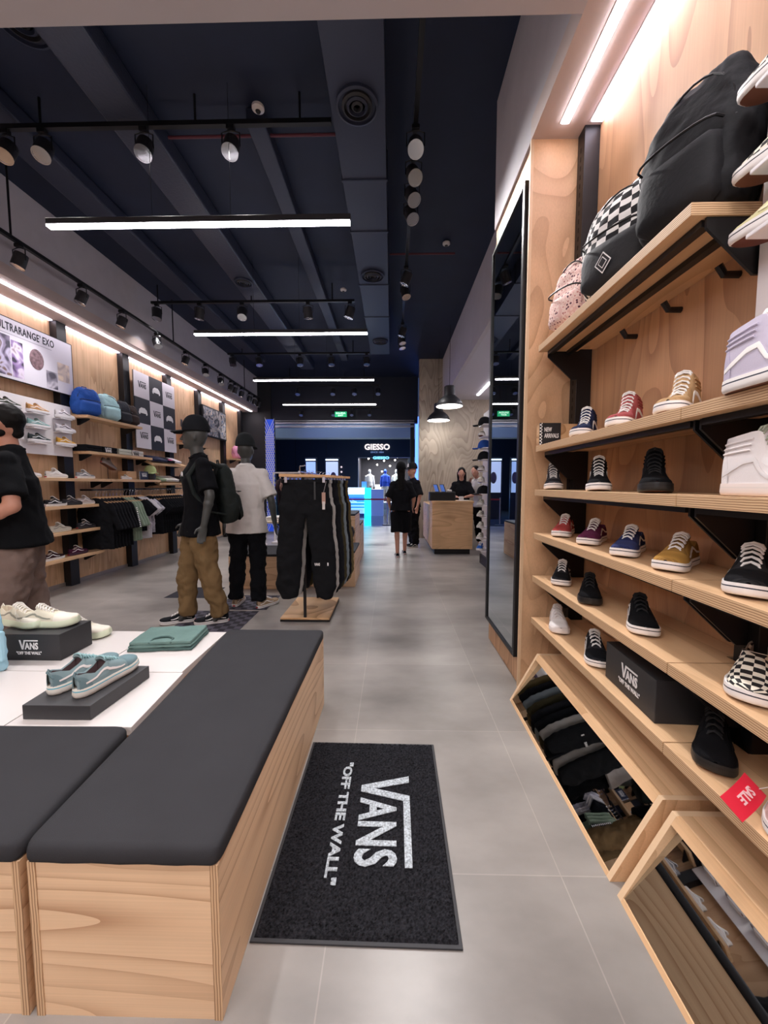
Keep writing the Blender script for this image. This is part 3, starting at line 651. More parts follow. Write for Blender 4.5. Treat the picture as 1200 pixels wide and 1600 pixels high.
def ply_shelf(y0, y1, z, lab, far=True, near=True):
    t = thing('plywood_shelf', lab, 'shelf', (0, 0, z))
    P = [(SX0, y0), (1.07, y0), (1.07, y0+.045), (SX1, y0+.045), (SX1, y1-.045), (1.07, y1-.045), (1.07, y1), (SX0, y1)]
    me = MB(); n = len(P); v = [(x, y, -STH) for x, y in P] + [(x, y, 0) for x, y in P]
    me.add(v, [[i, (i+1) % n, n+(i+1) % n, n+i] for i in range(n)] + [list(range(n))[::-1], list(range(n, 2*n))], [1]*n+[0, 0])
    me.build('board', [M_ply_s, M_edge], t, bevel=.0015)
    for yb in ([y1-.04] if far else []) + ([y0+.04] if near else []):
        MB().prism([(1.072, -STH-.001), (SX0+.05, -STH-.001), (SX0+.05, -STH-.03), (1.04, -STH-.16), (1.072, -STH-.16)], 'y', yb-.004+(.03 if yb > (y0+y1)/2 else -.03), yb+.004+(.03 if yb > (y0+y1)/2 else -.03)).build('bracket', M_blk, t)
    MB().box(SX0+.045, SX0+.075, y0+.02, y1-.02, -STH-.02, -STH-.001).build('rail', M_blk, t)
    return t
zn = {1.527: 'the NEW ARRIVALS shelf, second from the top', 1.27: 'level with the eye, below the NEW ARRIVALS shelf', 1.012: 'carrying the red, burgundy, navy and mustard shoes', .752: 'second from the bottom', .495: 'lowest, carrying the black shoe box'}
znn = {1.527: 'under the lilac high top', 1.27: 'under the all white high top', 1.012: 'under the large black and white low shoe', .752: 'under the checkerboard slip-on', .495: 'under the pink shoe with the SALE tag'}
for z in (1.527, 1.27, 1.012, .752, .495):
    ply_shelf(1.167, 2.305, z, 'far plywood shelf on the right wall, ' + zn[z])
    ply_shelf(-.03, 1.163, z, 'near plywood shelf on the right wall, ' + znn[z])
t = ply_shelf(1.167, 2.305, 2.10, 'topmost plywood shelf on the right wall, carrying backpacks')
MB().box(SX0+.15, SX0+.18, 1.19, 2.28, -STH-.02, -STH-.001).build('rail', M_blk, t)
for y in (1.36, 1.62, 1.9): MB().tube([(1.16, y, -.10), (1.11, y, -.10), (1.09, y, -.07)], .012, 8).build('hook', M_blk, t)

# slanted mirror plinths
def mirror_box(y0, y1, lab, mid=None):
    t = thing('mirror_plinth', lab, 'mirror', (0, 0, 0)); a = (.716, 0.0); b = (.873, .288)
    def S(k, off=0):   # point on the slanted face
        n = Vector((-.288, 0, .157)).normalized()*off; return (a[0]+(b[0]-a[0])*k+n.x, a[1]+(b[1]-a[1])*k+n.z)
    MB().prism([a, b, (b[0], b[1])], 'y', 0, 0) if False else None
    # side cheeks, top, bottom rails
    for yy in ((y0, y0+.02), (y1-.02, y1)):
        MB().prism([a, b, (1.15, .288), (1.15, 0)], 'y', yy[0], yy[1], 1, 0).build('side_panel', [M_ply_s, mat('pale_ply_edge', 'dcbc98')], t, bevel=.001)
    MB().prism([S(.9), b, (1.15, .288), (1.15, .266), (S(.9)[0]+.02, .266)], 'y', y0+.0201, y1-.0201).build('top_panel', M_ply_s, t)
    MB().prism([a, S(.045), (S(.045)[0]+.02, S(.045)[1]), (a[0]+.02, 0)], 'y', y0+.0201, y1-.0201).build('bottom_rail', M_ply_s, t)
    MB().prism([S(.046, -.003), S(.899, -.030), S(.899, -.036), S(.046, -.009)], 'y', y0+.0205, y1-.0205).build('mirror', M_mir, t)
    if mid is not None: MB().prism([S(.05, -.001), S(.89, -.001), S(.89, -.003), S(.05, -.003)], 'y', mid, mid+.006).build('divider', M_ply_s, t)
mirror_box(1.184, 2.255, 'slanted floor mirror in plywood plinth, the farther of two on the right')
mirror_box(.06, 1.143, 'slanted floor mirror in plywood plinth, nearest, at the bottom right corner')

# tall mirror
t = thing('standing_mirror', 'tall black framed mirror on the ply wall left of the shoe shelves', 'mirror', (.826, 2.82, .18))
MB().box(-.034, -.001, -.38, -.345, 0, 2.93).build('frame', M_blk, t, bevel=.002); MB().box(-.034, -.001, .345, .38, 0, 2.93).build('frame', M_blk, t, bevel=.002)
MB().box(-.034, -.001, -.345, .345, 0, .02).build('frame', M_blk, t); MB().box(-.034, -.001, -.345, .345, 2.91, 2.93).build('frame', M_blk, t)
MB().box(-.024, -.002, -.344, .344, .021, 2.909).build('mirror', M_mir, t)

# ------------------------------------------------------------------ shoes on the right shelves: toe point and the direction of the toe
def on_shelf(toe, z, deg, L=.285):
    """deg: heading of the toe, 180 = straight out of the shelf (-x), 270 = towards the viewer (-y)"""
    a = math.radians(deg); d = (math.cos(a), math.sin(a)); return (toe[0]-d[0]*L, toe[1]-d[1]*L, z+.001), a - PI/2
def place(kind, toe, z, deg, label, *a, **k):
    loc, rz = on_shelf(toe, z, deg, .285*(k.get('scale') or 1)); return shoe(kind, *a, label=label, loc=loc, rz=rz, group=None, **k)
place('high', (.875, 1.86), 1.527, 230, 'navy high top shoe with white laces beside the NEW ARRIVALS sign', '2c3454', '1f2743')
place('high', (.875, 1.56), 1.527, 222, 'red high top shoe with white laces on the NEW ARRIVALS shelf', 'b05c5e', 'a85254')
place('high', (.872, 1.27), 1.527, 218, 'tan high top shoe with white laces on the NEW ARRIVALS shelf', 'c2a078', 'b8946a')
place('high', (.865, .73), 1.527, 269, 'lilac suede high top shoe seen from its side at the right edge', 'c6bfd2', 'c4bcd2', scale=1.05)
place('high', (.905, 2.19), 1.27, 246, 'grey and black high top with white laces, farthest on the eye level shelf', '55565c', '2b2b30')
place('high', (.885, 1.68), 1.27, 240, 'black high top with white laces and white sole on the eye level shelf', '1b1c20', '17181b')
place('high', (.878, 1.31), 1.27, 236, 'all black high top with black sole and laces on the eye level shelf', '0f0f12', '101013', sole='1a1a1c', stripe='17171a', line='0c0c0e', lace='131316', lining='5a1c28')
place('high', (.905, .765), 1.27, 269, 'all white high top seen from its side at the right edge', 'e6e0e0', 'e9e4e4', sole='e9dcd6', stripe='e2dddd', line='e0d6d0', lace='9ea393', scale=1.05)
place('low', (.90, 2.085), 1.012, 234, 'red low shoe with white laces, farthest of the coloured row', 'b85250', 'b04a48')
place('low', (.90, 1.81), 1.012, 226, 'burgundy low shoe with white laces, second of the coloured row', '5c2844', '6a2e50')
place('low', (.892, 1.515), 1.012, 224, 'navy blue low shoe with white laces, third of the coloured row', '2a3058', '39426e')
place('low', (.888, 1.265), 1.012, 217, 'mustard suede low shoe with white laces, fourth of the coloured row', '9c7640', 'b98c48')
place('low', (.88, .965), 1.012, 222, 'large black and white low shoe at the right edge beyond the mustard one', '2a2a2c', '1a1a1d', scale=1.05)
place('low', (.895, 2.045), .752, 240, 'black low shoe with white laces, farthest on the second lowest shelf', '2b2b2f', '17181b')
place('low', (.885, 1.715), .752, 241, 'all black shoe with black sole on the second lowest shelf', '0f0f12', '101013', sole='1a1a1c', stripe='17171a', line='0c0c0e', lace='131316')
place('low', (.90, 1.36), .752, 241, 'black shoe with white stripe and black laces, second lowest right shelf', '101114', '141417', lace='131316', line='1b1b1e')
place('slip', (.875, .935), .752, 221, 'black and cream checkerboard slip-on shoe at the right edge', '17171a', check=True, scale=1.05)
place('low', (.895, 2.02), .495, 250, 'plain all white low shoe, farthest on the lowest shelf', 'ded8d6', 'e8e4e2', sole='eae4e2', stripe='e2dcda', line='e4dedc', lace='dcd6d4')
place('low', (.895, 1.64), .495, 246, 'black low shoe with white stripe beside the black shoe box on the lowest shelf', '2b2b2f', '15161a')
place('low', (.885, 1.03), .495, 228, 'all black low shoe with pink insole, near the shoe box on the lowest shelf', '0f0f12', '101013', sole='1a1a1c', stripe='17171a', line='0c0c0e', lace='131316', lining='8a2440')
pk = place('low', (.865, .80), .495, 220, 'pink shoe wearing the red SALE tag at the right edge', 'd9b3ae', 'dcb7b2', line='2c3454', scale=1.05)
# sale tag
t = thing('sale_tag', 'curled red SALE tag hanging over the edge of the lowest right shelf', 'tag', (.83, .865, .575))
rows = []
for i in range(9):
    u = -.06+.12*i/8; z = .012*math.cos(u*22)-.012
    rows.append([(u, -.026, z), (u, .026, z), (u, .026, z+.0012), (u, -.026, z+.0012)])
ob = MB().grid(rows, closed=True, cap=True).build('paper', mat('sale_red', 'e2263f', .5), t, smooth=True)
R0 = Euler((math.radians(38), math.radians(-8), math.radians(28))); ob.rotation_euler = R0
b = MB(); fit_text(b, 'SALE', -.027, .027, -.010, .010, .0006, .03); b.v = [(-x, -y, z+.0026+.012*math.cos(x*22)-.012) for x, y, z in b.v]
ob = b.build('lettering', mat('sale_print', 'f6c8cc', .6), t, fix=False); ob.rotation_euler = R0
MB().tube([(.05, .025, -.005), (.09, .01, .02), (.10, -.02, .05)], .0009, 6).build('string', M_white, t)

# black shoe box
def shoe_box(loc, rz, lab, w=.30, d=.19, h=.145, lw=.125, lx=None):
    t = thing('shoe_box', lab, 'box', loc, rz)
    MB().box(-w/2, w/2, 0, d, 0, h).build('carton', M_card, t, bevel=.002)
    lx = -.06 if lx is None else lx
    b = logo_mb(lw); on_plane(b, 'printed_logo', M_print, t, (lx, -.0008, h*.42), (1, 0, 0), (0, 0, 1)); return t
shoe_box((.893, 1.42, .496), math.radians(-94.6+2), 'black shoe box with white logo on the lowest right shelf', w=.325, d=.20, h=.15, lw=.105, lx=-.045)

# NEW ARRIVALS sign
t = thing('shelf_sign', 'black NEW ARRIVALS sign on a wooden block at the far end of the shelf', 'sign', (.852, 2.256, 1.528))
MB().box(0, .12, -.0, .006, 0, .125).build('plate', mat('sign_black', '1b1b1f', .5), t)
MB().box(0, .014, -.0012, -.0002, 0, .125).build('checker_strip', checker_mat('sign_checker', 'f0eeee', '17171a', 110, coord='Object'), t)
MB().box(.0, .24, .007, .05, 0, .12).build('wooden_block', M_ply_d, t, bevel=.001)
b = MB(); fit_text(b, 'NEW', .026, .068, .075, .100, .0005, .02); fit_text(b, 'ARRIVALS', .026, .108, .040, .065, .0005, .02)
on_plane(b, 'lettering', M_print, t, (0, -.0008, 0), (1, 0, 0), (0, 0, 1))

# white display board with shoes on pegs at the right edge
t = thing('shoe_display_board', 'white acrylic shoe display board at the right edge above the lilac shoe', 'display board', (0, 0, 0))
MB().box(1.045, 1.058, -.02, 1.165, 1.765, 2.62).build('panel', M_whitep, t, bevel=.002)
for z in (2.325, 2.115, 1.955): MB().box(.93, 1.044, .90, 1.08, z-.012, z).build('peg_shelf', M_whitep, t, bevel=.003)
a = math.radians(90-0)
for z, kw, lab in ((2.325, dict(canvas='17171a', check=True, kind='slip'), 'checkerboard slip-on, topmost on the white board at the right edge'), (2.115, dict(canvas='17171a', check=True, kind='slip'), 'checkerboard slip-on, middle one on the white board at the right edge'), (1.955, dict(canvas='dcd6a8', kind='low', stripe='e8e2c0', tread='6b3a30'), 'pale yellow low shoe, lowest on the white board at the right edge')):
    k = kw.pop('kind'); c = kw.pop('canvas'); shoe(k, c, label=lab, loc=(.985, .868, z+.001), rz=0, tread='6b3a30', **kw) if 'tread' not in kw else shoe(k, c, label=lab, loc=(.985, .868, z+.001), rz=0, **kw)
t = thing('poster', 'dark framed poster above the white board at the right edge', 'poster', (1.10, .7, 2.7))
MB().box(-.01, .02, -.4, .395, 0, .55).build('frame', M_blk, t, bevel=.002); MB().box(-.013, -.0102, -.37, .37, .03, .52).build('print', mat('poster_grey', '77717e', .5, var=.4, vscale=5), t)

# ================================================================== BENCH ISLAND IN FRONT
def island_box(P, z, lab, back=None):
    """plywood carcass on a quadrilateral plan P (near-left, near-right, far-right, far-left)"""
    t = thing('plywood_bench', lab, 'bench', (0, 0, 0))
    (ax, ay), (bx, by), (cx, cy), (dx, dy) = P; w = .02
    MB().prism([(ax+w, ay+.0015), (bx-w, by+.0015), (bx-w, by+w), (ax+w, ay+w)], 'z', 0, z).build('front_panel', M_ply_h, t)
    MB().prism([(bx-w, by), (bx, by), (cx, cy), (cx-w, cy)], 'z', 0, z, 0).build('side_panel', [M_ply_h], t, bevel=.001)
    MB().prism([(ax, ay), (ax+w, ay), (dx+w, dy), (dx, dy)], 'z', 0, z, 0).build('side_panel', [M_ply_h], t, bevel=.001)
    for x in (ax, bx-w): MB().prism([(x, ay-.0006), (x+w, ay-.0006), (x+w, ay+.0005), (x, ay+.0005)], 'z', 0, z).build('edge_band', M_edge_x, t)
    MB().prism([(ax+w, ay+w+.001), (bx-w-.001, by+w+.001), (cx-w-.001, cy-w-.001), (dx+w, dy-w-.001)], 'z', z-.02, z-.001).build('top_panel', M_ply_h, t)
    MB().prism([(dx+w, dy-w), (cx-w, cy-w), (cx-w, cy), (dx+w, dy)], 'z', 0, z).build('back_panel', M_ply_h, t)
    return t
def cushion(P, z0, z1, lab, r=.014):
    """soft slab on a quadrilateral plan"""
    rows = []; cen = Vector((sum(p[0] for p in P)/4, sum(p[1] for p in P)/4))
    ring0 = []
    for k in range(4):
        p = Vector(P[k]); a = (Vector(P[k-1])-p).normalized(); b = (Vector(P[(k+1) % 4])-p).normalized()
        for q in range(5):
            f = q/4; ring0.append(p + a*.03*(1-f)**2 + b*.03*f**2)
        for q in range(1, 12): 
            e = Vector(P[(k+1) % 4]); ring0.append(p+b*.03 + (e-b*.03-(p+b*.03))*q/12)
    prof = [(.010, 0), (.002, .004), (0, .012), (0, (z1-z0)*.6), (.003, z1-z0-.010), (.008, z1-z0-.004), (.018, z1-z0), (.06, z1-z0+.0005)]
    for d, z in prof:
        rows.append([(p.x+(cen.x-p.x)/(cen-p).length*d, p.y+(cen.y-p.y)/(cen-p).length*d, z0+z+(.0012*math.sin(i*1.7+z*90) if z < .03 else 0)) for i, p in enumerate(ring0)])
    return tag(MB().grid(rows, closed=True, cap=True).build('bench_cushion', M_cush, smooth=True, angle=60), lab, 'cushion')
PR = [(-.868, .835), (-.408, .835), (-.402, 2.03), (-.94, 2.03)]
PR = [(-.868, .835), (-.408, .835), (-.400, 2.19), (-.955, 2.19)]
island_box(PR, .405, 'plywood bench under the long black cushion beside the doormat')
cushion([(-.872, .826), (-.404, .826), (-.396, 2.195), (-.96, 2.195)], .406, .452, 'long black cushion on the plywood bench, beside the doormat')
PL = [(-1.75, .835), (-.886, .835), (-.93, 1.275), (-1.75, 1.275)]
island_box(PL, .405, 'plywood bench at the bottom left corner of the photo')
cushion([(-1.76, .826), (-.880, .826), (-.925, 1.282), (-1.76, 1.282)], .406, .452, 'short black cushion at the bottom left corner of the photo')
# white table behind the cushions
t = thing('display_table', 'low white display table behind the bench cushions', 'table', (0, 0, 0))
for x0, x1, y0, y1 in ((-1.395, -.972, 1.30, 1.70), (-1.395, -.972, 1.705, 2.19), (-2.45, -1.40, 1.30, 1.70), (-2.45, -1.40, 1.705, 2.19)):
    MB().prism([(x0, y0), (x1+.04*(x1 > -1 and y0 < 1.5), y0), (x1+.01*(x1 > -1 and y0 < 1.5), y1), (x0, y1)], 'z', .40, .432).build('top_tile', M_white, t, bevel=.0015)
MB().box(-2.44, -.98, 1.31, 2.18, .02, .399).build('carcass', M_ply_h, t)

# things on the white table
shoe_box((-1.80, 1.805, .433), 0, 'black shoe box with white logo on the white table, carrying the cream shoes', w=.34, d=.20, h=.132, lw=.095, lx=-.035)
shoe('run', 'e6e0cc', 'ece8da', sole='dfe8cc', stripe='9a9a8c', line='dfe8cc', lace='f0ece4', lining='cdbca8', tread='cfd8b8', loc=(-1.93, 1.90, .566), rz=-PI/2+.1, label='cream running shoe on top of the shoe box, toe to the right')
shoe('run', 'e6e0cc', 'ece8da', sole='dfe8cc', stripe='9a9a8c', line='dfe8cc', lace='f0ece4', lining='cdbca8', tread='cfd8b8', loc=(-2.06, 1.955, .566), rz=-PI/2-.25, label='second cream running shoe behind the first one on the shoe box')
shoe('run', 'e6e0cc', 'ece8da', sole='dfe8cc', stripe='9a9a8c', line='dfe8cc', lace='f0ece4', lining='cdbca8', tread='cfd8b8', loc=(-1.90, 2.10, .433), rz=-PI/2, label='pale green soled shoe half hidden behind the shoe box')
tag(MB().prism([(-1.363, 1.335), (-1.108, 1.335), (-1.088, 1.65), (-1.375, 1.65)], 'z', .433, .488).build('display_block', mat('dark_block', '39393c', .5), bevel=.002), 'flat black block on the white table under the teal running shoes', 'display block')
kw = dict(sole='e6e2d8', stripe='efe6e2', line='46b0c6', lace='8fb4b8', lining='4a3a3c', tread='b8b4aa')
shoe('run', '8aa0a4', '758e94', loc=(-1.195, 1.375, .489), rz=math.radians(-8), label='teal running shoe with white stripe, right one of the pair', **kw)
shoe('run', '8aa0a4', '758e94', loc=(-1.315, 1.395, .489), rz=math.radians(-14), label='teal running shoe with white stripe, left one of the pair', **kw)
# folded teal sweatshirt
t = thing('folded_sweatshirt', 'folded dark green sweatshirt lying on the white table', 'sweatshirt', (-1.22, 2.03, .433), math.radians(6))
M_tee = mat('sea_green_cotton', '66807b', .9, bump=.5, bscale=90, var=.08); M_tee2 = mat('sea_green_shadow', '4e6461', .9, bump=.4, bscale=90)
for k, (z0, z1, s) in enumerate(((0, .016, 1.0), (.015, .031, .98), (.030, .048, .95))):
    b = Blob(); b.box(-.165*s, .165*s, -.115*s+.002*k, .13*s, z0, z1)
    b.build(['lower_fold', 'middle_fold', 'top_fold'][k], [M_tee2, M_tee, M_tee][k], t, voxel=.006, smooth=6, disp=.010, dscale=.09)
MB().tube([(-.055, -.105, .040), (-.05, -.065, .049), (-.02, -.045, .051), (.02, -.045, .051), (.05, -.065, .049), (.055, -.105, .040)], .006, 8).build('collar', M_tee2, t, smooth=True)
# pale blue garment at the left edge
t = thing('hanging_bag', 'pale blue cloth bag with black toggles hanging at the left edge', 'bag', (-1.86, 1.70, .434))
Mb = mat('pale_blue_cloth', 'a3cfe0', .85, bump=.4, bscale=70, var=.06)
b = Blob(); b.cone((-.03, 0, .02), (-.03, 0, .30), (.10, .035), (.075, .03)); b.cone((-.05, 0, .30), (-.10, 0, .46), (.055, .025), (.03, .02))
b.build('body', Mb, t, voxel=.007, smooth=5, disp=.025, dscale=.08)
MB().box(.035, .095, -.045, -.02, .06, .20).build('pocket', Mb, t, bevel=.01)
MB().tube([(.066, -.047, .10), (.072, -.049, .15)], .004).build('toggle', M_blk, t); MB().tube([(-.02, -.045, .19), (.02, -.047, .185)], .005).build('toggle', M_blk, t)

# ------------------------------------------------------------------ doormat
M_pile = mat('mat_pile', '242428', .95, bump=1.0, bscale=300, var=.75, vscale=130); M_rub = mat('mat_rubber', '2a2a2e', .6)
t = thing('doormat', 'black coil doormat with white logo on the floor beside the bench', 'doormat', (-.096, 1.413, 0), math.radians(-.6))
MB().box(-.302, .302, -.424, .424, 0, .006).build('rubber_edge', M_rub, t, bevel=.002)
rnd = random.Random(3); NX, NY = 118, 166; rows = []
for i in range(NX+1):
    rows.append([(-.292+.584*i/NX, -.414+.828*j/NY, .0062 if i in (0, NX) or j in (0, NY) else .0095+rnd.random()*.0062) for j in range(NY+1)])
MB().grid(rows).build('coil_pile', M_pile, t, smooth=False, fix=False)
M_matw = mat('mat_print', 'b4bcc2', .95, bump=1.0, bscale=300, var=.5, vscale=130)
b = MB(); w = .405
lg = logo_mb(w, .0012, tag_line=False); b = lg
on_plane(b, 'printed_logo', M_matw, t, (-.032, .195, .0162), (0, -1, 0), (1, 0, 0))
b = MB(); fit_text(b, '"OFF THE WALL"', 0, .545, 0, .042, .0012, .035); on_plane(b, 'printed_words', M_matw, t, (-.122, .272, .0162), (0, -1, 0), (1, 0, 0))

# ================================================================== LEFT WALL
for y, lab in ((2.42, 'beside the man in black'), (3.58, 'hidden behind the man in black'), (4.83, 'at the left end of the shoe shelves'), (5.99, 'between the hanging rails'), (7.14, 'at the right side of the logo tile board'), (8.27, 'left of the framed photo'), (9.45, 'right of the framed photo'), (10.55, 'at the far end of the left wall')):
    t = thing('shelving_upright', 'black steel upright on the left wall, ' + lab, 'upright', (-4.145, y, 0))
    MB().box(-.044, .045, -.07, .07, 0, ZS-.001).build('channel', M_blk, t, bevel=.002)
def lshelf(y0, y1, z, lab, x1=-3.88, tilt=0, back=.0):
    t = thing('plywood_shelf', lab, 'shelf', (-4.098, (y0+y1)/2, z), rot=(0, tilt, 0)); h = (y1-y0)/2
    MB().box(-back, x1+4.098, -h, h, -.035, 0).build('board', [M_ply_s], t, bevel=.0015)
    for s in (-1, 1): MB().prism([(0.001, -.036), (.17, -.036), (.17, -.05), (.03, -.12), (.001, -.12)], 'y', s*(h-.09)-.004, s*(h-.09)+.004).build('bracket', M_blk, t)
    return t
lshelf(3.95, 5.07, 1.045, 'left wall shelf of low shoes, second of four beside the man'); lshelf(3.95, 5.07, .735, 'left wall shelf of low shoes, third of four beside the man'); lshelf(3.95, 5.07, .42, 'left wall shelf of low shoes, lowest beside the man')
lshelf(3.95, 5.25, 1.375, 'left wall shelf with white and grey shoes, above the other low shoe shelves'); lshelf(5.255, 6.40, 1.375, 'left wall shelf with the small sign and green cap')
lshelf(6.405, 7.5, 1.40, 'slanted left wall shelf of pale folded tees', tilt=math.radians(22))
lshelf(4.90, 5.98, 2.19, 'high left wall shelf carrying the bright backpacks'); lshelf(4.9, 6.2, 1.73, 'left wall shelf with logo printed folded shirts')
lshelf(6.22, 7.3, 1.73, 'slanted left wall shelf of navy and white folded tees', tilt=math.radians(22))
lshelf(7.3, 8.2, 2.1, 'left wall shelf under the orange bag', back=.0915); lshelf(9.6, 10.4, 1.95, 'far left wall shelf with the pink bags', back=.0915)
# large poster
t = thing('poster_board', 'large white product poster at the top of the left wall', 'poster', (-4.098, 3.7, 2.43))
MB().box(0, .018, -1.3, 1.24, 0, .635).build('board', mat('poster_paper', 'dcd8e4', .5), t, bevel=.001)
MB().box(.0, .020, 1.2402, 1.247, -.004, .64).build('frame', M_blk, t); MB().box(.0, .020, -1.3, 1.24, .6352, .642).build('frame', M_blk, t); MB().box(.0, .020, -1.3, 1.24, -.007, -.0002).build('frame', M_blk, t)
b = MB(); fit_text(b, 'ULTRARANGE', .74, 1.22, 0, .085, .0008, .02, 1.1); fit_text(b, 'EXO', 1.265, 1.415, 0, .085, .0008, .02, 1.1); fit_text(b, 'TM', 1.225, 1.24, .06, .085, .0008, .01)
on_plane(b, 'lettering', mat('poster_ink', '2b2a38', .6), t, (.0195, -.43, .505), (0, 1, 0), (0, 0, 1))
b = MB(); b.box(.0185, .0192, .1, .95, .47, .476)
b.build('rule', mat('poster_grey_ink', '9a98a6', .6), t)
def picture(y0, y1, z0, z1, base, seed, nm='picture_panel'):
    """printed picture of soft shapes"""
    m = bpy.data.materials.new('print_%d' % seed); m.use_nodes = True; nt = m.node_tree; bs = nt.nodes['Principled BSDF']
    tc = nt.nodes.new('ShaderNodeTexCoord'); mp = nt.nodes.new('ShaderNodeMapping'); mp.inputs['Location'].default_value = (seed, seed*2.3, seed*.7); n = nt.nodes.new('ShaderNodeTexNoise'); n.inputs['Scale'].default_value = 6; n.inputs['Distortion'].default_value = 1.5; n.inputs['Detail'].default_value = 1
    cr = nt.nodes.new('ShaderNodeValToRGB'); el = cr.color_ramp.elements; cr.color_ramp.interpolation = 'EASE'
    el[0].position = .33; el[0].color = lin(base[0]); el[1].position = .68; el[1].color = lin(base[-1])
    for k, c in enumerate(base[1:-1]): e = el.new(.33+.35*(k+1)/(len(base)-1)); e.color = lin(c)
    nt.links.new(tc.outputs['Object'], mp.inputs[0]); nt.links.new(mp.outputs[0], n.inputs['Vector']); nt.links.new(n.outputs['Fac'], cr.inputs[0]); nt.links.new(cr.outputs[0], bs.inputs['Base Color']); bs.inputs['Roughness'].default_value = .5
    return MB().box(.0182, .0192, y0, y1, z0, z1).build(nm, m, t)
picture(.26, .44, .03, .45, ['4a4558', '8d7f9c', 'c4bcd8', '7a5e5a'], 1); picture(.45, .58, .03, .42, ['3c3648', '9a7fb4', 'e0d4e8', '6b4a48'], 2); picture(-.6, .2, .03, .45, ['3f3d4c', '9aa8d0', 'c9c2d2'], 3)
MB().sphere((.02, .745, .30), (.006, .09, .115), 20, 10).build('sole_picture', mat('sole_print', '7b6168', .6, var=.5, vscale=30), t, smooth=True)
picture(.86, 1.01, .02, .22, ['54505e', '8f8a99', 'cfc9d6'], 5); picture(1.02, 1.19, .14, .36, ['b9a9a8', 'd9c8c0', 'f0dcc8'], 6)
# white board with running shoes
t = thing('shoe_display_board', 'white acrylic board on the left wall below the large poster, holding nine shoes', 'display board', (-4.098, 3.9, 1.65))
MB().box(0, .012, -.8, .98, 0, .63).build('panel', M_whitep, t, bevel=.002)
pegs = [(y, z) for y in (4.02, 4.36, 4.72) for z in (2.105, 1.94, 1.775)]
for y, z in pegs: MB().box(.0125, .11, y-3.9-.10, y-3.9+.07, z-1.65-.010, z-1.65).build('peg_shelf', M_whitep, t, bevel=.002)
nine = [('4c5148', 'dark olive', 'left', 'top'), ('9a8f98', 'mauve grey', 'left', 'middle'), ('e2dfe0', 'white', 'left', 'bottom'), ('c79560', 'tan and orange', 'middle', 'top'), ('86a9a8', 'pale teal', 'middle', 'middle'), ('3c4448', 'charcoal', 'middle', 'bottom'), ('e6e2e6', 'white and black', 'right', 'top'), ('d8d4dc', 'white and dark purple', 'right', 'middle'), ('d9a648', 'yellow', 'right', 'bottom')]
for (y, z), (c, nm, cl, rw) in zip(pegs, nine):
    st = '2c2a34' if nm.startswith('white and') else 'f0eef0'
    shoe('run', c, stripe=st, sole='efecee', line='e0dce0', lace='e8e4e8', loc=(-4.03, y-.13, z+.001), rz=0, label='%s running shoe, %s row and %s column of the left wall board' % (nm, rw, cl), group=None, scale=.95)
# low shoes on the shelves
def lsh(y, z, c, lab, st='f0eef0', so='efecea', k='low', dx=0, rz=0, **kw): return shoe(k, c, stripe=st, sole=so, loc=(-3.975+dx, y, z+.001), rz=rz, label=lab, **kw)
Z1, Z2, Z3, Z4 = 1.375, 1.045, .735, .42
lsh(4.0, Z1, 'e4dfdd', 'white low shoe, leftmost in view on the upper shoe shelf of the left wall', 'd8d2d0'); lsh(4.35, Z1, 'd8d3cf', 'white low shoe with pale stripe, middle of the upper shoe shelf of the left wall', 'efeceb'); lsh(4.78, Z1, '8f9096', 'grey low shoe with white toe, right end of the upper shoe shelf', 'f4f2f0')
lsh(4.02, Z2, '232227', 'black shoe, leftmost in view on the second shoe shelf of the left wall'); lsh(4.28, Z2, '2a282c', 'black shoe with white stripe, middle of the second shoe shelf of the left wall', dx=.03); lsh(4.55, Z2, '3a393e', 'dark grey shoe with dark sole on the second left shelf', '55545a', '2c2b2f'); lsh(4.77, Z2, 'c3b6b2', 'beige shoe at the right end of the second left shelf')
lsh(4.02, Z3, '55545a', 'grey shoe at the left of the third shoe shelf on the left wall'); lsh(4.36, Z3, 'cfcabc', 'cream shoe with grey stripe on the third shoe shelf on the left wall', '8f8c84', 'e9e4d4'); lsh(4.75, Z3, '34343a', 'charcoal shoe at the right end of the third left shelf', 'b8b8bc', '3a3a3e')
lsh(3.97, Z4, '8a5f38', 'brown shoe at the left of the lowest shoe shelf on the left wall', '6a4526', '7a5836'); lsh(4.22, Z4, '3a2226', 'dark maroon shoe with white stripe on the lowest shoe shelf of the left wall', dx=.02); lsh(4.60, Z4, '4a2038', 'burgundy shoe at the right end of the lowest shoe shelf of the left wall', 'efe6ee', '4a2a40')
# tilted taupe shoe on a stand
t = thing('shoe_stand', 'thin black stand holding the tilted taupe shoe on the left wall', 'stand', (-3.97, 5.32, 1.376))
MB().lathe([(.03, 0), (.03, .004)], n=16).build('base', M_blk, t); MB().tube([(0, 0, .004), (0, 0, .17)], .004).build('rod', M_blk, t)
shoe('low', '6f6058', stripe='5d5048', sole='8a7c74', lace='7a6c64', loc=(-3.97, 5.20, 1.60), rot=(math.radians(-22), 0, 0), label='taupe shoe tilted on a thin stand above the left wall shelf')
t = thing('shelf_sign', 'small navy sign with white wordmark on the left wall shelf', 'sign', (-3.93, 6.05, 1.376))
MB().box(-.006, 0, -.12, .10, 0, .13).build('plate', mat('sign_navy', '1d2440', .5), t); MB().box(0.0002, .0012, -.12, -.105, 0, .13).build('checker_strip', checker_mat('sign_checker', 'f0eeee', '17171a', 110, coord='Object'), t)
b = MB(); logo_mb(.12, .0005, False, b); on_plane(b, 'lettering', M_print, t, (.0008, -.06, .045), (0, 1, 0), (0, 0, 1))
tag(MB().box(-4.09, -3.96, 5.68, 5.91, 1.376, 1.50).build('wooden_block', M_ply_d, bevel=.002), 'orange toned wooden block left of the small navy sign', 'block')
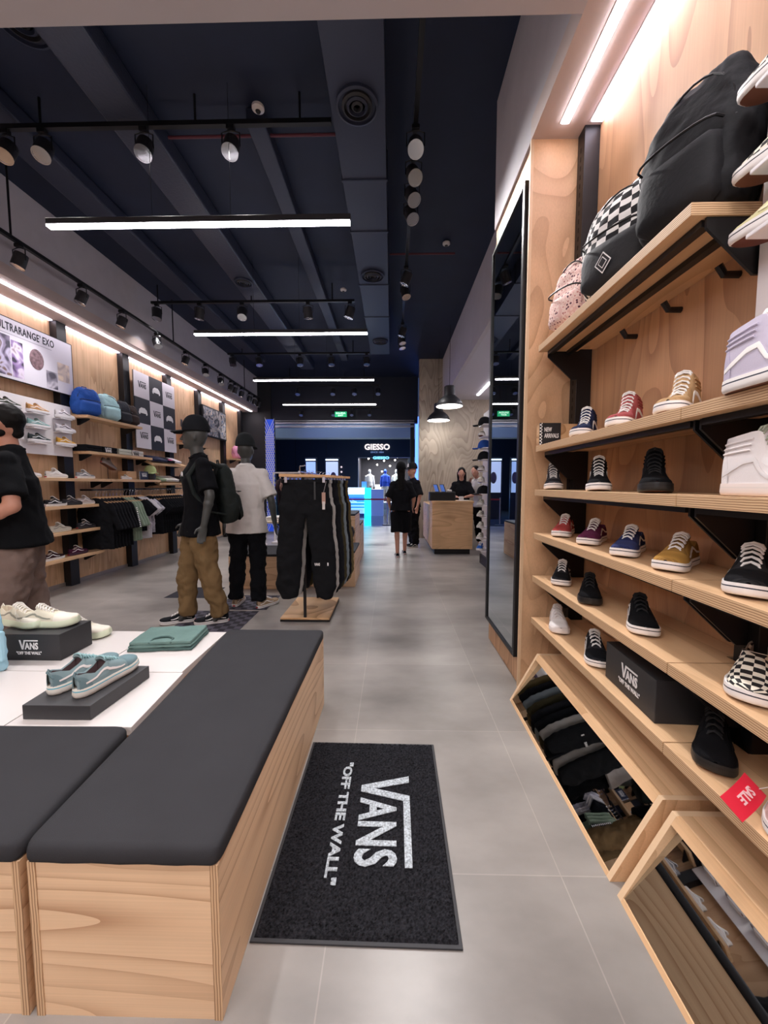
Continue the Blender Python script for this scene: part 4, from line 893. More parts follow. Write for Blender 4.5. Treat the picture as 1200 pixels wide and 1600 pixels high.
shoe('low', 'd8d2cc', stripe='c4bcb4', loc=(-3.93, 5.52, 1.376), rz=-.2, scale=.62, label='tiny cream shoe on the shelf in front of the wooden block')

# ---- caps, backpacks, stacks
def cap(c, label, loc, rz=0, patch_c=None, scale=None, name='cap', rot=None, flat=False):
    t = thing(name, label, 'cap', loc, rz, rot=rot, scale=scale); m = mat('cap_'+c, c, .85, bump=.4, bscale=150)
    P = []
    for i in range(9):
        a = PI/2*i/8; r = math.cos(a)**.75; z = .125*math.sin(a)
        P.append([(.088*r*math.cos(2*PI*k/24), .100*r*math.sin(2*PI*k/24), z) for k in range(24)])
    MB().grid(P, closed=True, cap=True).build('crown', m, t, smooth=True)
    rows = []
    for i in range(6):
        u = i/5; w = .082*math.sqrt(max(0, 1-(u*.92)**2.6)); rows.append([(w*(-1+2*k/10), -.075-.085*u-.02*(1-(1-2*k/10)**2), .004-(.0 if flat else .014)*((-1+2*k/10)**2) - .01*u) for k in range(11)] + [(w*(1-2*k/10), -.075-.085*u-.02*(1-(1-2*k/10)**2), .0075-(.0 if flat else .014)*((1-2*k/10)**2) - .01*u) for k in range(11)])
    MB().grid(rows, closed=True, cap=True).build('brim', m, t, smooth=True)
    MB().sphere((0, 0, .126), (.007, .007, .004)).build('button', m, t)
    if patch_c: MB().grid([[(x, -.101*math.cos(z*5)-.0, .03+z) for z in (0, .02, .04, .055)] for x in (-.028, -.01, .01, .028)]).build('front_patch', mat('patch_'+patch_c, patch_c, .7), t)
    return t
def backpack(c, label, loc, rz, w=.30, h=.44, d=.17, m=None, pocket=None, name='backpack', disp=.02, rot=None, patch_logo=False, parent_ok=True, straps=True, slump=0):
    t = thing(name, label, 'backpack', loc, rz, rot=rot); m = m or mat('nylon_'+c, c, .7, bump=.35, bscale=60, var=.1, spec=.2); pm = mat('nylon_'+pocket, pocket, .75, bump=.4, bscale=60) if pocket else m
    P = []; U = []
    for i in range(15):
        f = i/14; z = h*f; k = (1-abs(2*f-1)**4)**.5 if 0 < f < 1 else .25
        top = 1 - .42*max(0, f-.45)**1.3; kx = (.55+.45*k)*top; ky = (.5+.5*k)*(1-.45*f**2)
        row = []
        for q in range(28):
            a = 2*PI*q/28; sx = math.copysign(abs(math.cos(a))**.55, math.cos(a)); sy = math.copysign(abs(math.sin(a))**.7, math.sin(a))
            wr = 1+.018*math.sin(q*2.1+i*1.3)+.012*math.sin(q*1.1-i*2.2)
            row.append((w/2*kx*sx*wr, d/2*ky*sy*wr - slump*f*f, z)); U.append((q/28*w*6.5, f*h*2.2))
        P.append(row)
    ob = MB().grid(P, closed=True, cap=True, uvs=U).build('main_body', m, t, smooth=True, angle=180, fix=False)
    q = ob.modifiers.new('s', 'SUBSURF'); q.levels = q.render_levels = 2
    for sc_, st in ((.13, disp*1.5), (.045, disp*.5)):
        tx = bpy.data.textures.new('cloth_folds', 'CLOUDS'); tx.noise_scale = sc_; q = ob.modifiers.new('d', 'DISPLACE'); q.texture = tx; q.strength = st; q.mid_level = .55; q.texture_coords = 'GLOBAL'
    P = []
    for i in range(9):
        f = i/8; z = .02+h*.46*f; k = (1-abs(2*f-1)**5)**.5 if 0 < f < 1 else .3
        P.append([(w*.38*k**.3*math.cos(PI*q/12)*(1-.06*f)*(1+.02*math.sin(q+i*2)), -d*.40-(.055 if 0 < i < 8 else .01)*k*math.sin(PI*q/12)**.6*(1-.25*f)+.0*q - 0, z) for q in range(13)])
    MB().grid(P).build('front_pocket', pm, t, smooth=True, angle=80)
    MB().tube([(w*.36*math.cos(a), -d*.42-.055*abs(math.sin(a))**.6, .02+h*.47) for a in [PI*q/10 for q in range(11)]], .004, 6).build('pocket_zip', M_blk, t)
    zp = [(w*.40*math.cos(PI*q/14)*1.0, -d*.30-.0, h*(.52+.42*math.sin(PI*q/14))) for q in range(15)]
    MB().tube([(x, y*(1-.35*((z/h)-.5))*1.02-slump*(z/h)**2, z) for x, y, z in zp], .0035, 6).build('main_zip', M_blk, t)
    MB().tube([(-.03, d*.12-slump, h*.97), (-.025, d*.12-slump, h*1.04), (.025, d*.12-slump, h*1.04), (.03, d*.12-slump, h*.97)], .006, 8).build('top_handle', pm, t, smooth=True)
    if straps:
        for s in (-1, 1): MB().tube([(s*.07, d*.28-slump, h*.93), (s*.085, d*.55, h*.7), (s*.10, d*.6, h*.4), (s*.11, d*.42, h*.08)], [.018, .022, .02, .008], 8).build('shoulder_strap', m, t, smooth=True)
    if patch_logo:
        q = .036; b = MB(); y = -d*.42-.058
        for k, mm, dy in ((1, M_print, 0), (.86, M_blkp, -.0012), (.55, M_print, -.0024), (.45, M_blkp, -.0036)):
            MB().prism([(0, .10-q*k*1.2), (q*k, .10), (0, .10+q*k*1.2), (-q*k, .10)], 'y', y+dy-.001, y+dy).build('diamond_patch', mm, t)
    return t
M_floral = bpy.data.materials.new('floral_cloth'); M_floral.use_nodes = True
nt = M_floral.node_tree; vo = nt.nodes.new('ShaderNodeTexVoronoi'); vo.inputs['Scale'].default_value = 55; tc = nt.nodes.new('ShaderNodeTexCoord'); cr = nt.nodes.new('ShaderNodeValToRGB')
nt.links.new(tc.outputs['Object'], vo.inputs['Vector']); nt.links.new(vo.outputs['Distance'], cr.inputs[0]); e = cr.color_ramp.elements; cr.color_ramp.interpolation = 'CONSTANT'
e[0].color = lin('3a3548'); e[1].position = .24; e[1].color = lin('c07a74'); x = e.new(.33); x.color = lin('e3c8bf'); x = e.new(.62); x.color = lin('d9b0a8')
nt.links.new(cr.outputs[0], nt.nodes['Principled BSDF'].inputs['Base Color']); nt.nodes['Principled BSDF'].inputs['Roughness'].default_value = .85
M_chkbag = checker_mat('checker_bag', 'e9e6e4', '16161a', 17, .8); M_chkbag2 = checker_mat('checker_bag_small', 'e9e6e4', '16161a', 40, .8)
backpack('1d1d20', 'large black backpack nearest on the top right shelf', (.985, 1.335, 2.102), math.radians(-68), .33, .48, .22, slump=-.02)
backpack('17171b', 'checkerboard backpack with black pocket on the top right shelf', (.99, 1.715, 2.102), math.radians(-64), .37, .43, .21, m=M_chkbag, pocket='1b1c20', patch_logo=True)
backpack('d8b8ae', 'pink floral backpack, farthest on the top right shelf', (.98, 2.12, 2.102), math.radians(-70), .27, .37, .19, m=M_floral)
0 and backpack('e9e6e4', 'small dense checkerboard backpack behind the black pocket one', (1.03, 1.93, 2.102), math.radians(-80), .20, .36, .15, m=M_chkbag2)
backpack('2a56a8', 'bright blue backpack on the high left wall shelf', (-3.99, 5.02, 2.191), math.radians(70), .34, .36, .20); backpack('a8cdd2', 'pale blue backpack beside the bright blue one', (-3.99, 5.40, 2.191), math.radians(76), .32, .36, .20); backpack('2f3138', 'black backpack beside the pale blue one', (-3.99, 5.68, 2.191), math.radians(80), .26, .33, .18); backpack('3a2f2c', 'dark brown backpack at the right end of the high left shelf', (-3.99, 5.87, 2.191), math.radians(84), .22, .31, .17)
backpack('d9694a', 'orange bag on the shelf left of the framed photo', (-3.99, 7.75, 2.101), math.radians(80), .40, .34, .18); backpack('c98aa8', 'pink bag on the far left wall shelf', (-3.98, 9.95, 1.951), math.radians(80), .4, .36, .18)
def folded(c, label, loc, rz=0, dims=(.26, .22, .03), txt=None, n=2, rot=None, txt_c='efecec'):
    t = thing('folded_tee', label, 'folded tee', loc, rz, rot=rot); m = mat('cotton_'+c, c, .9, bump=.4, bscale=100); w, d, h = dims
    for k in range(n):
        z = h*k; P = []
        for i in range(5):
            y = -d/2+d*i/4
            P.append([(w/2*sx*(1-.01*k), y, z+zz) for sx, zz in ((-1, h*.5), (-.97, h*.12), (-.9, 0.0005), (.9, .0005), (.97, h*.12), (1, h*.5), (.97, h*.88), (.9, h*.985), (-.9, h*.985), (-.97, h*.88))])
        MB().grid(P, closed=True, cap=True).build('fold', m, t, smooth=True)
    if txt:
        b = MB(); logo_mb(w*.6, .0006, False, b); on_plane(b, 'printed_logo', mat('print_'+txt_c, txt_c, .7), t, (w/2-.03, -d*.45, h*n+.001), (0, 1, 0), (-1, 0, 0)) if txt == 'top' else on_plane(b, 'printed_logo', mat('print_'+txt_c, txt_c, .7), t, (w/2+.001, -d*.40, .01), (0, 1, 0), (0, 0, 1))
    return t
for k, (y, c, l, tc_) in enumerate(((5.02, '17171b', 'black', None), (5.30, '17171b', 'black logo', 'efecec'), (5.60, 'c9cbbf', 'pale sage', None), (5.88, 'd8d4cf', 'off white logo', '1c1c20'))):
    folded(c, 'folded %s shirts on the shelf below the left wall backpacks' % l, (-4.0, y, 1.731), 0, (.20, .26, .042), 'front' if tc_ else None, 2, txt_c=tc_ or 'efecec')
ti = math.radians(22)
for k, (y, c, l) in enumerate(((6.36, '2c3048', 'navy'), (6.56, '3d3f55', 'slate blue'), (6.78, '1b1b22', 'black and pink printed'), (7.0, 'e2dce0', 'white'))):
    f = folded(c, '%s folded tee on the upper slanted shelf below the logo tiles' % l, (-4.0, y, 1.716), 0, (.20, .20, .02), None, 2, rot=(0, ti, 0))
    if k == 2: MB().sphere((.06, 0, .042), (.03, .06, .002)).build('pink_print', mat('pink_print', 'd8408a', .6), f)
for k, (y, c, l) in enumerate(((6.5, '8f9d80', 'sage green'), (6.7, 'd5d3c8', 'cream'), (6.9, 'dfdad6', 'white'), (7.1, '2a2223', 'dark brown'), (7.32, '4a2f2a', 'rust brown'))):
    folded(c, '%s folded tee on the lower slanted shelf above the hanging shirts' % l, (-4.0, y, 1.386), 0, (.20, .19, .02), None, 2, rot=(0, ti, 0))
t = thing('cap_stand', 'dark cylinder stand under the pale green cap', 'stand', (-3.97, 6.27, 1.376)); MB().lathe([(.07, 0), (.075, .09), (.05, .12)], n=20).build('body', M_blkp, t, smooth=True)
cap('b6c48e', 'pale green cap on a dark stand on the left wall shelf', (-3.97, 6.27, 1.49), math.radians(60))

# ---- logo tiles
t = thing('logo_tile_board', 'board of nine black and white logo tiles on the left wall', 'board', (-4.045, 6.06, 1.885))
MB().box(-.012, -.001, 0, 1.12, 0, 1.21).build('backing', M_blkp, t)
for i in range(3):
    for j in range(3):
        wht = (i+j) % 2 == 0; y0 = i*.3735; z0 = j*.4035
        tl_ = MB().box(0, .012, y0+.001, y0+.372, z0+.001, z0+.402).build('tile', mat('tile_white', 'dcd6dc', .5) if wht else mat('tile_black', '24232a', .5), t)
        b = MB()
        if wht: logo_mb(.20, .0008, False, b); ob = on_plane(b, 'printed_wordmark', mat('tile_ink', '26252c', .6), tl_, (.013, y0+.09, z0+.16), (0, 1, 0), (0, 0, 1))
        else: badge_mb(.22, .0008, b); ob = on_plane(b, 'printed_badge', M_print, tl_, (.013, y0+.08, z0+.14), (0, 1, 0), (0, 0, 1))
t = thing('framed_photo', 'large framed photo with tilted figures on the far left wall', 'picture', (-4.055, 8.87, 2.36))
MB().box(-.04, .0, -.58, .58, 0, .66).build('frame', M_blk, t, bevel=.002)
t_ = t; picture(-.55, .55, .03, .63, ['20242e', '6b6a70', 'b8aca4', '3a5a7a', 'd9c8b8'], 9).location = (-.017, 0, 0)

# ---- clothes rails
def hanging_tee(c, label, loc, group=None, long=False, m=None, L=.70, half=.22):
    t = thing('hanging_shirt', label, 'shirt', loc, group=group); m = m or mat('cotton_'+c, c, .92, bump=.4, bscale=80)
    b = Blob(); b.cone((0, 0, -.10-L+.1), (0, 0, -.16), (half, .020), (half-.01, .016), cap=False, n=24); b.cone((0, 0, -.17), (0, 0, -.095), (half, .016), (.08, .014), cap=False, n=24)
    for s in (-1, 1):
        e = (s*(half+.09), 0, -.52) if long else (s*(half+.10), 0, -.34)
        b.cone((s*(half-.05), 0, -.17), e, (.055, .016) if long else (.075, .017), (.045, .02) if long else (.095, .02), cap=False, side=(0, 1, 0) if False else (1, 0, 0))
    o = b.build('garment', m, t, voxel=.012, smooth=4, disp=.022, dscale=.10)
    hm = mat('hanger_wood', 'dcae80', .5)
    hb = MB(); hb.tube([(-.19, 0, -.172), (-.10, 0, -.135), (-.05, 0, -.098), (0, 0, -.082), (.05, 0, -.098), (.10, 0, -.135), (.19, 0, -.172)], [.006, .007, .009, .010, .009, .007, .006], 8); hb.build('hanger', hm, t, smooth=True)
    MB().tube([(0, 0, -.07), (0, 0, -.035), (.012, 0, -.022), (.02, 0, -.006), (.012, 0, .008), (0, 0, .012), (-.01, 0, .006)], .0025, 6).build('hook', M_chrome, t)
    return t
for y0, y1, lab in ((4.95, 6.0, 'left black hanging rail under the left wall shelf'), (6.06, 7.12, 'right black hanging rail under the left wall shelf')):
    t = thing('hanging_rail', lab, 'rail', (-3.93, y0, 1.228))
    MB().tube([(0, 0, 0), (0, y1-y0, 0)], .010, 10).build('tube', M_blk, t)
    for y in (.03, y1-y0-.03): MB().box(-.168, .0, y-.006, y+.006, -.012, .012).build('arm', M_blk, t)
T = {}
def tee(c, y, label, key, group=None, **k):
    z = 1.228-.015
    if key in T: return dup(T[key], (-3.93, y, z), None, label, group)
    T[key] = hanging_tee(c, label, (-3.93, y, z), group, **k); return T[key]
g = 'black shirts at the left of the left rail'
for i in range(6): tee('191a1e', 5.03+i*.062, 'black shirt among the black ones at the left of the left hanging rail', 'blk_long', g, long=True, L=.78)
s = tee('141519', 5.41, 'black long sleeve shirt with white marks down its sleeve on the left rail', 'sleeve', long=True, L=.78)
b = MB()
for k in range(11): b.box(.315-.0*k, .322, -.01, .012, -.24-k*.026-.012, -.24-k*.026)
b.v = [(x-.035+(-.17-z)*.18-.0, y-.022, z) for x, y, z in b.v]; b.build('sleeve_print', M_print, s)
g = 'sage green shirts on the left rail'
for i in range(3): tee('8b9c8a', 5.49+i*.06, 'sage green shirt on the left hanging rail', 'sage', g, long=True, L=.74)
g = 'short black tees on the left rail'
for i in range(2): tee('17181d', 5.68+i*.055, 'black short sleeve tee right of the sage green ones', 'blk_short', g, L=.62)
for i, l in enumerate(('left of the two', 'right of the two')): tee('cfccd2', 5.79+i*.055, 'pale grey shirt, %s between sage ones and the tie dye one' % l, 'pale', None, L=.74)
m = mat('tie_dye', 'b9b7c2', .9, var=.45, vscale=14); tee('b9b7c2', 5.93, 'grey and white tie dye shirt at the right end of the left rail', 'dye', m=m, L=.66)
g = 'black shirts on the right rail'
for i in range(12): tee('191a1e', 6.16+i*.07, 'black shirt hanging on the right hanging rail', 'blk_r', g, L=.72)
tee('cfccd2', 7.03, 'pale shirt at the right end of the right rail', 'pale')

# ================================================================== FIGURES
def strip_tags(o, name):
    for k in ('label', 'category', 'group'):
        if k in o.keys(): del o[k]
    o.name = name
def arm_pts(s, sw, el, wr): return [Vector((s*.175, 0, 1.43)), Vector(el), Vector(wr)]
def hand(b, wrist, d, s, side=1, curl=.25, fwd=(0, -1, 0)):
    """palm and five separate fingers; d: pointing direction, fwd: the side the thumb is on"""
    d = Vector(d).normalized(); f = Vector(fwd); f = (f-d*f.dot(d)).normalized(); inn = d.cross(f)*side; w = Vector(wrist)
    b.cone(w, w+d*.055, (.028, .016), (.038, .016), side=f); b.cone(w+d*.03, w+d*.085, (.036, .015), (.038, .013), side=f)
    for k, (L, o_) in enumerate(((.072, .030), (.082, .010), (.076, -.010), (.060, -.029))):
        p = w + d*.088 + f*o_; q = p + (d+f*o_*1.5).normalized()*L*.45 + inn*curl*L*.3; r_ = q + (d*.8+inn*curl*2.2).normalized()*L*.5
        b.cone(p-d*.012, q, .0088, .0082, n=10); b.cone(q, r_, .0082, .0068, n=10)
    p = w + d*.03 + f*.028; q = p + (d*.6+f*.7+inn*.2).normalized()*.035; b.cone(p, q, .011, .010, n=10); b.cone(q, q+(d*.9+f*.25+inn*.2).normalized()*.03, .010, .008, n=10)
def figure(label, cat, loc, rz, s=1.0, skin=None, tee=None, pants=None, feet=((.10, 0, .0), (-.10, 0, .0)), arms=None, name='person', shorts=False, hem=.84, girth=1.0, head_t=0, head_turn=0, sleeve=.62, voxel=.009, tee_d=.02, pants_w=.1, face=True, lean=0, female=False, tdisp=.02):
    t = thing(name, label, cat, loc, rz, scale=s); g = girth
    sk = skin or M_skin; hipz = .93; sh = 1.43; sw = .175*(.9 if female else 1)*(.6+.4*g)
    def LN(p): p = Vector(p); k = max(0, p.z-.95); return Vector((p.x, p.y-k*math.sin(lean), p.z-k*(1-math.cos(lean))))
    arms = arms or {1: ((.26, .02, 1.14), (.27, -.05, .90)), -1: ((-.26, .02, 1.14), (-.27, -.05, .90))}
    b = Blob()
    b.cone((0, 0, .90), (0, 0, 1.04), (.15*g, .10*g), (.13*g, .09*g)); b.cone(LN((0, 0, 1.04)), LN((0, 0, 1.28)), (.13*g, .09*g), (.155*g, .10*g)); b.cone(LN((0, 0, 1.28)), LN((0, .01, 1.40)), (.155*g, .10*g), (.13, .07))
    b.cone(LN((-sw+.02, .01, 1.41)), LN((sw-.02, .01, 1.41)), .05, .05)
    b.cone(LN((0, .012, 1.40)), LN((0, -.005, 1.56)), (.056, .058), (.050, .054))
    hc = LN((0, -.015, 1.66)); R = (Euler((head_t, 0, head_turn))).to_matrix()
    def H(x, y, z): return hc + R @ Vector((x, y, z))
    b.ball(hc, (.074, .094, .108), R); b.ball(H(0, -.03, -.055), (.056, .062, .062), R); b.ball(H(0, .02, .02), (.076, .085, .085), R)
    b.cone(H(0, -.088, .012), H(0, -.108, -.026), .009, .014, n=10); b.ball(H(0, -.088, -.055), (.024, .012, .010), R); b.ball(H(0, -.075, -.092), (.024, .020, .018), R)
    for k in (1, -1): b.ball(H(k*.076, .008, -.012), (.010, .019, .031), R); b.ball(H(k*.03, -.082, .022), (.020, .012, .006), R)
    for k in (1, -1):
        el, wr = arms[k]; S0 = LN((k*sw, .01, 1.40)); el = LN(el); wr = LN(wr)
        b.cone(S0, el, .047*g**.5, .039*g**.5); b.cone(el, wr, .040*g**.5, .026)
        b.cone(el + (wr-el)*.25, el + (wr-el)*.3, .041*g**.5, .041*g**.5); hand(b, wr, (wr-el), s, side=-k)
        f = Vector(feet[0] if k > 0 else feet[1]); hip = Vector((k*.09, 0, .90)); an = Vector((f.x, f.y+.03, f.z+.09)); kn = (hip+an)/2 + Vector((0, -.03, .02)); kn.z = max(.46, kn.z)
        b.cone(hip, kn, .085*g**.5, .055); b.cone(kn, an, .054, .036); b.cone(kn+(an-kn)*.25+Vector((0, .012, 0)), kn+(an-kn)*.4+Vector((0, .010, 0)), .054, .048)
        b.cone(an, (f.x, f.y-.02, f.z+.045), .034, .026)
    b.build('body', sk, t, voxel=voxel, smooth=2)
    if face:
        for k in (1, -1):
            MB().sphere(H(k*.03, -.087, .010), (.011, .005, .006), 10, 8).build('eye', mat('eye_white', 'd8d4d0', .3), t, smooth=True)
    if tee:
        c = Blob(); c.cone((0, .01, hem), (0, .01, 1.04), (.212*g, .165*g), (.178*g, .130*g), cap=False); c.cone(LN((0, .01, 1.03)), LN((0, 0, 1.30)), (.178*g, .130*g), (.185*g, .125*g), cap=False)
        c.cone(LN((0, 0, 1.28)), LN((0, .012, 1.46)), (.185*g, .125*g), (.105, .072)); c.cone(LN((-sw, .01, 1.405)), LN((sw, .01, 1.405)), .064, .064)
        for k in (1, -1):
            el, wr = arms[k]; S0 = LN((k*(sw-.02), .01, 1.40)); el = LN(el); e = S0 + (el-S0)*sleeve*1.25
            c.cone(S0, e, .066, .080*g**.5, cap=False)
        c.build('shirt', tee, t, voxel=.011, smooth=4, disp=tdisp, dscale=.13)
        MB().tube([LN((.068*math.cos(a), .006+.070*math.sin(a), 1.485+.012*math.sin(a))) for a in [2*PI*q/20 for q in range(21)]], .0085, 8, cap=False).build('neckband', tee, t, smooth=True)
    if pants:
        c = Blob(); c.cone((0, 0, .86), (0, 0, .98), (.168*g, .115*g), (.145*g, .10*g), cap=False); c.cone((0, .0, .80), (0, 0, .86), (.168*g, .115*g), (.168*g, .115*g))
        for k in (1, -1):
            f = Vector(feet[0] if k > 0 else feet[1]); hip = Vector((k*.092, 0, .86)); an = Vector((f.x, f.y+.03, f.z+.075)); kn = (hip+an)/2 + Vector((0, -.03, .02))
            if shorts: c.cone(hip, kn+(kn-hip)*.04, (pants_w*1.05, .12), (pants_w*1.05, .115), cap=False)
            else: c.cone(hip, kn, (pants_w, .125*g**.5), (pants_w*.94, pants_w*1.0)); c.cone(kn, an, (pants_w*.94, pants_w*.98), (pants_w*.82, pants_w*.84), cap=False)
        c.build('shorts' if shorts else 'trousers', pants, t, voxel=.011, smooth=3, disp=.045 if not shorts else .015, dscale=.11)
    t['hc'] = [hc.x, hc.y, hc.z]; return t, H, R
def wear_shoes(t, feet, kind='low', c='17181c', s2='202226', yaw=(0, 0), **k):
    for i in (0, 1):
        r = shoe(kind, c, s2, label='x', **k); f = feet[i]; r.parent = t; r.location = (f[0], f[1]+.095, f[2]+.001); r.rotation_euler = (0, 0, PI+yaw[i]); strip_tags(r, 'shoe')
def wear_cap(t, H, R, c, back=False, up=.045, **k):
    r = cap(c, 'x', H(0, .012 if not back else -.012, up), scale=1.14, **k); r.parent = t
    e = R.to_euler(); r.rotation_euler = (e.x, e.y, e.z+(PI if back else 0)); strip_tags(r, 'cap'); return r

# ---- mannequin in black tee and olive trousers
fe = ((.10, .10, 0), (-.10, -.14, 0))
M_olive = mat('olive_twill', '7b6446', .9, bump=.5, bscale=120, var=.06); M_btee = mat('black_tee', '0e0f13', .92, bump=.3, bscale=140)
t, H, R = figure('grey mannequin in black tee, olive trousers and black cap, facing left', 'mannequin', (-1.775, 3.50, 0), -PI/2+.68, 1.045, M_manq, M_btee, M_olive, fe, arms={1: ((.26, .03, 1.15), (.25, -.02, .91)), -1: ((-.26, .02, 1.15), (-.27, -.06, .90))}, name='mannequin', hem=.80, pants_w=.09, face=False, sleeve=.68, head_turn=-.4)
wear_shoes(t, fe, 'low', '17181c', '202226', yaw=(-.35, -.35)); wear_cap(t, H, R, '1a1c20', patch_c='6e7074')
b = badge_mb(.085, .001); ob = on_plane(b, 'chest_print', M_print, t, (.02, -.139, 1.31), (1, 0, 0), (0, 0, 1))
bp = backpack('1f2524', 'dark green backpack on the back of the mannequin in the black tee', (-1.565, 3.665, .93), 0, .33, .58, .19, straps=False, rot=(math.radians(-7), 0, math.radians(129)))
for s_ in (-1, 1): MB().tube([(s_*.10, .02, .53), (s_*.12, .12, .58), (s_*.13, .24, .58), (s_*.135, .32, .49), (s_*.16, .30, .33), (s_*.17, .2, .15), (s_*.14, .05, .10)], [.016, .02, .022, .022, .020, .010, .008], 8).build('shoulder_strap', _mc['nylon_1f2524'], bp, smooth=True)
# ---- mannequin in white tee
fe = ((.13, 0, 0), (-.13, .06, 0)); M_wtee = mat('white_tee', 'ddd8d3', .9, bump=.3, bscale=140); M_bp = mat('black_trousers', '131418', .92, bump=.4, bscale=120)
t, H, R = figure('grey mannequin in white tee, black trousers and cap, seen from behind', 'mannequin', (-1.545, 4.06, 0), PI+.05, 1.0, M_manq, M_wtee, M_bp, fe, arms={1: ((.29, .02, 1.14), (.27, -.06, .90)), -1: ((-.27, .03, 1.13), (-.29, -.01, .89))}, name='mannequin', hem=.79, pants_w=.092, face=False, sleeve=.68, girth=1.05)
wear_shoes(t, fe, 'low', 'a08a72', 'b39a80', yaw=(0, -.6)); wear_cap(t, H, R, '24282a', back=False)
# ---- checkered floor tiles
M_chk = checker_mat('checker_carpet', '55525f', '2b2932', 16, .95, coord='Object')
for i, (x0, x1, y0, y1, l) in enumerate(((-2.0, -1.36, 3.24, 3.84, 'checkered grey floor tile under the mannequin in the black tee'), (-1.86, -1.30, 3.88, 4.40, 'checkered grey floor tile under the mannequin in the white tee'), (-2.62, -2.10, 4.28, 4.74, 'plain dark floor tile left of the mannequins'))):
    r = thing('carpet_tile', l, 'carpet', ((x0+x1)/2, (y0+y1)/2, 0)); MB().box(-(x1-x0)/2, (x1-x0)/2, -(y1-y0)/2, (y1-y0)/2, 0, .0009).build('pile', M_chk if i < 2 else mat('dark_carpet', '35343a', .95), r)

# ---- man at the left edge
fe = ((.10, -.10, 0), (-.11, .08, 0))
t, H, R = figure('man in black tee and taupe trousers standing at the left edge', 'person', (-2.58, 2.56, 0), -.92, 1.03, mat('skin_man', 'b5806a', .55, var=.08), mat('man_black_tee', '0d0e11', .92, bump=.3, bscale=140), mat('taupe_cloth', '77665f', .9, bump=.5, bscale=90, var=.06), fe, arms={1: ((.30, .04, 1.13), (.26, -.20, 1.0)), -1: ((-.33, .04, 1.12), (-.28, -.20, 1.02))}, hem=.86, girth=1.15, pants_w=.11, sleeve=.66, head_turn=-.25)
wear_shoes(t, fe, 'low', '6a6a6e', '55555a')
hb = Blob(); hb.ball(H(0, .018, .028), (.085, .094, .098), R); hb.cone(H(0, .05, -.02), H(0, .06, -.06), .05, .04); hb.build('hair', M_hair, t, voxel=.007, disp=.008, dscale=.03)
hb = Blob(); hb.ball(H(0, -.045, -.082), (.056, .048, .034), R); hb.ball(H(.05, -.01, -.06), (.022, .04, .035), R); hb.ball(H(-.05, -.01, -.06), (.022, .04, .035), R); hb.build('beard', M_hair, t, voxel=.007)
el, wr = Vector((.30, .04, 1.13)), Vector((.26, -.20, 1.0)); dd = wr-el
for a, b_, in ((.35, .60), (.66, .70), (.76, .79)): MB().tube([el+dd*a, el+dd*(a+b_)/2, el+dd*b_], [.0485-.018*a, .048-.018*(a+b_)/2, .048-.018*b_], 20, cap=False).build('tattoo_band', mat('tattoo_ink', '3c3a40', .6), t, smooth=True)

# ---- woman walking away
fe = ((.07, .17, 0), (-.08, -.14, 0)); FB = mat('walker_black', '16161a', .9, bump=.3, bscale=120)
t, H, R = figure('woman in black top and knee length shorts walking away down the aisle', 'person', (.17, 7.0, 0), PI, .925, mat('skin_woman', 'c08c76', .55), FB, mat('walker_shorts', '121216', .9), fe, arms={1: ((.25, .04, 1.15), (.22, -.12, .96)), -1: ((-.25, .05, 1.15), (-.24, -.10, .96))}, shorts=True, hem=.90, pants_w=.115, sleeve=.8, female=True, girth=1.05, voxel=.011)
wear_shoes(t, fe, 'low', '17181c', '202226')
hb = Blob(); hb.ball(H(0, .018, .02), (.086, .096, .092), R); hb.cone(H(0, .06, -.02), H(0, .13, -.36), (.082, .04), (.055, .022)); hb.build('hair', M_hair, t, voxel=.009, disp=.008, dscale=.04)
wear_cap(t, H, R, '131316', up=.055)
fe = ((.08, 0, 0), (-.08, .05, 0))
t, H, R = figure('person in black with a black and white cap beyond the walking woman', 'person', (.43, 7.95, 0), math.radians(-60), .95, mat('skin_woman', 'c08c76'), FB, mat('walker_shorts', '121216'), fe, hem=.88, voxel=.012, sleeve=.8)
wear_cap(t, H, R, '1b1b1e', patch_c='e8e6e4', up=.05); wear_shoes(t, fe, 'low', '17181c', '202226')
# ---- staff at the counter
t, H, R = figure('woman with long dark hair looking down behind the counter', 'person', (1.45, 8.0, 0), -.25, .93, mat('skin_woman', 'c08c76'), FB, mat('walker_shorts', '121216'), fe, arms={1: ((.24, -.06, 1.16), (.10, -.28, 1.13)), -1: ((-.24, -.06, 1.16), (-.08, -.28, 1.13))}, voxel=.011, female=True, head_t=.45, lean=.15, sleeve=.7)
hb = Blob(); hb.ball(H(0, .022, .03), (.084, .092, .092), R)
for k in (1, -1): hb.cone(H(k*.066, .02, -.01), H(k*.075, .02, -.28), (.026, .04), (.03, .02), side=(0, 1, 0))
hb.cone(H(0, .06, -.02), H(0, .07, -.26), (.075, .035), (.06, .02)); hb.build('hair', M_hair, t, voxel=.009, disp=.006, dscale=.04)
t, H, R = figure('person with dark hair leaning over the counter, hand near the mouth', 'person', (1.93, 8.3, 0), -.9, .97, mat('skin_woman', 'c08c76'), mat('counter_light_top', 'cfcbc6', .9), mat('walker_shorts', '121216'), fe, arms={1: ((.26, -.10, 1.16), (.12, -.28, 1.14)), -1: ((-.24, -.14, 1.16), (-.05, -.19, 1.42))}, voxel=.011, head_t=.35, lean=.3, sleeve=.7)
hb = Blob(); hb.ball(H(0, .022, .032), (.082, .092, .088), R); hb.ball(H(0, .10, .02), (.04, .04, .04)); hb.build('hair', M_hair, t, voxel=.009, disp=.006, dscale=.04)

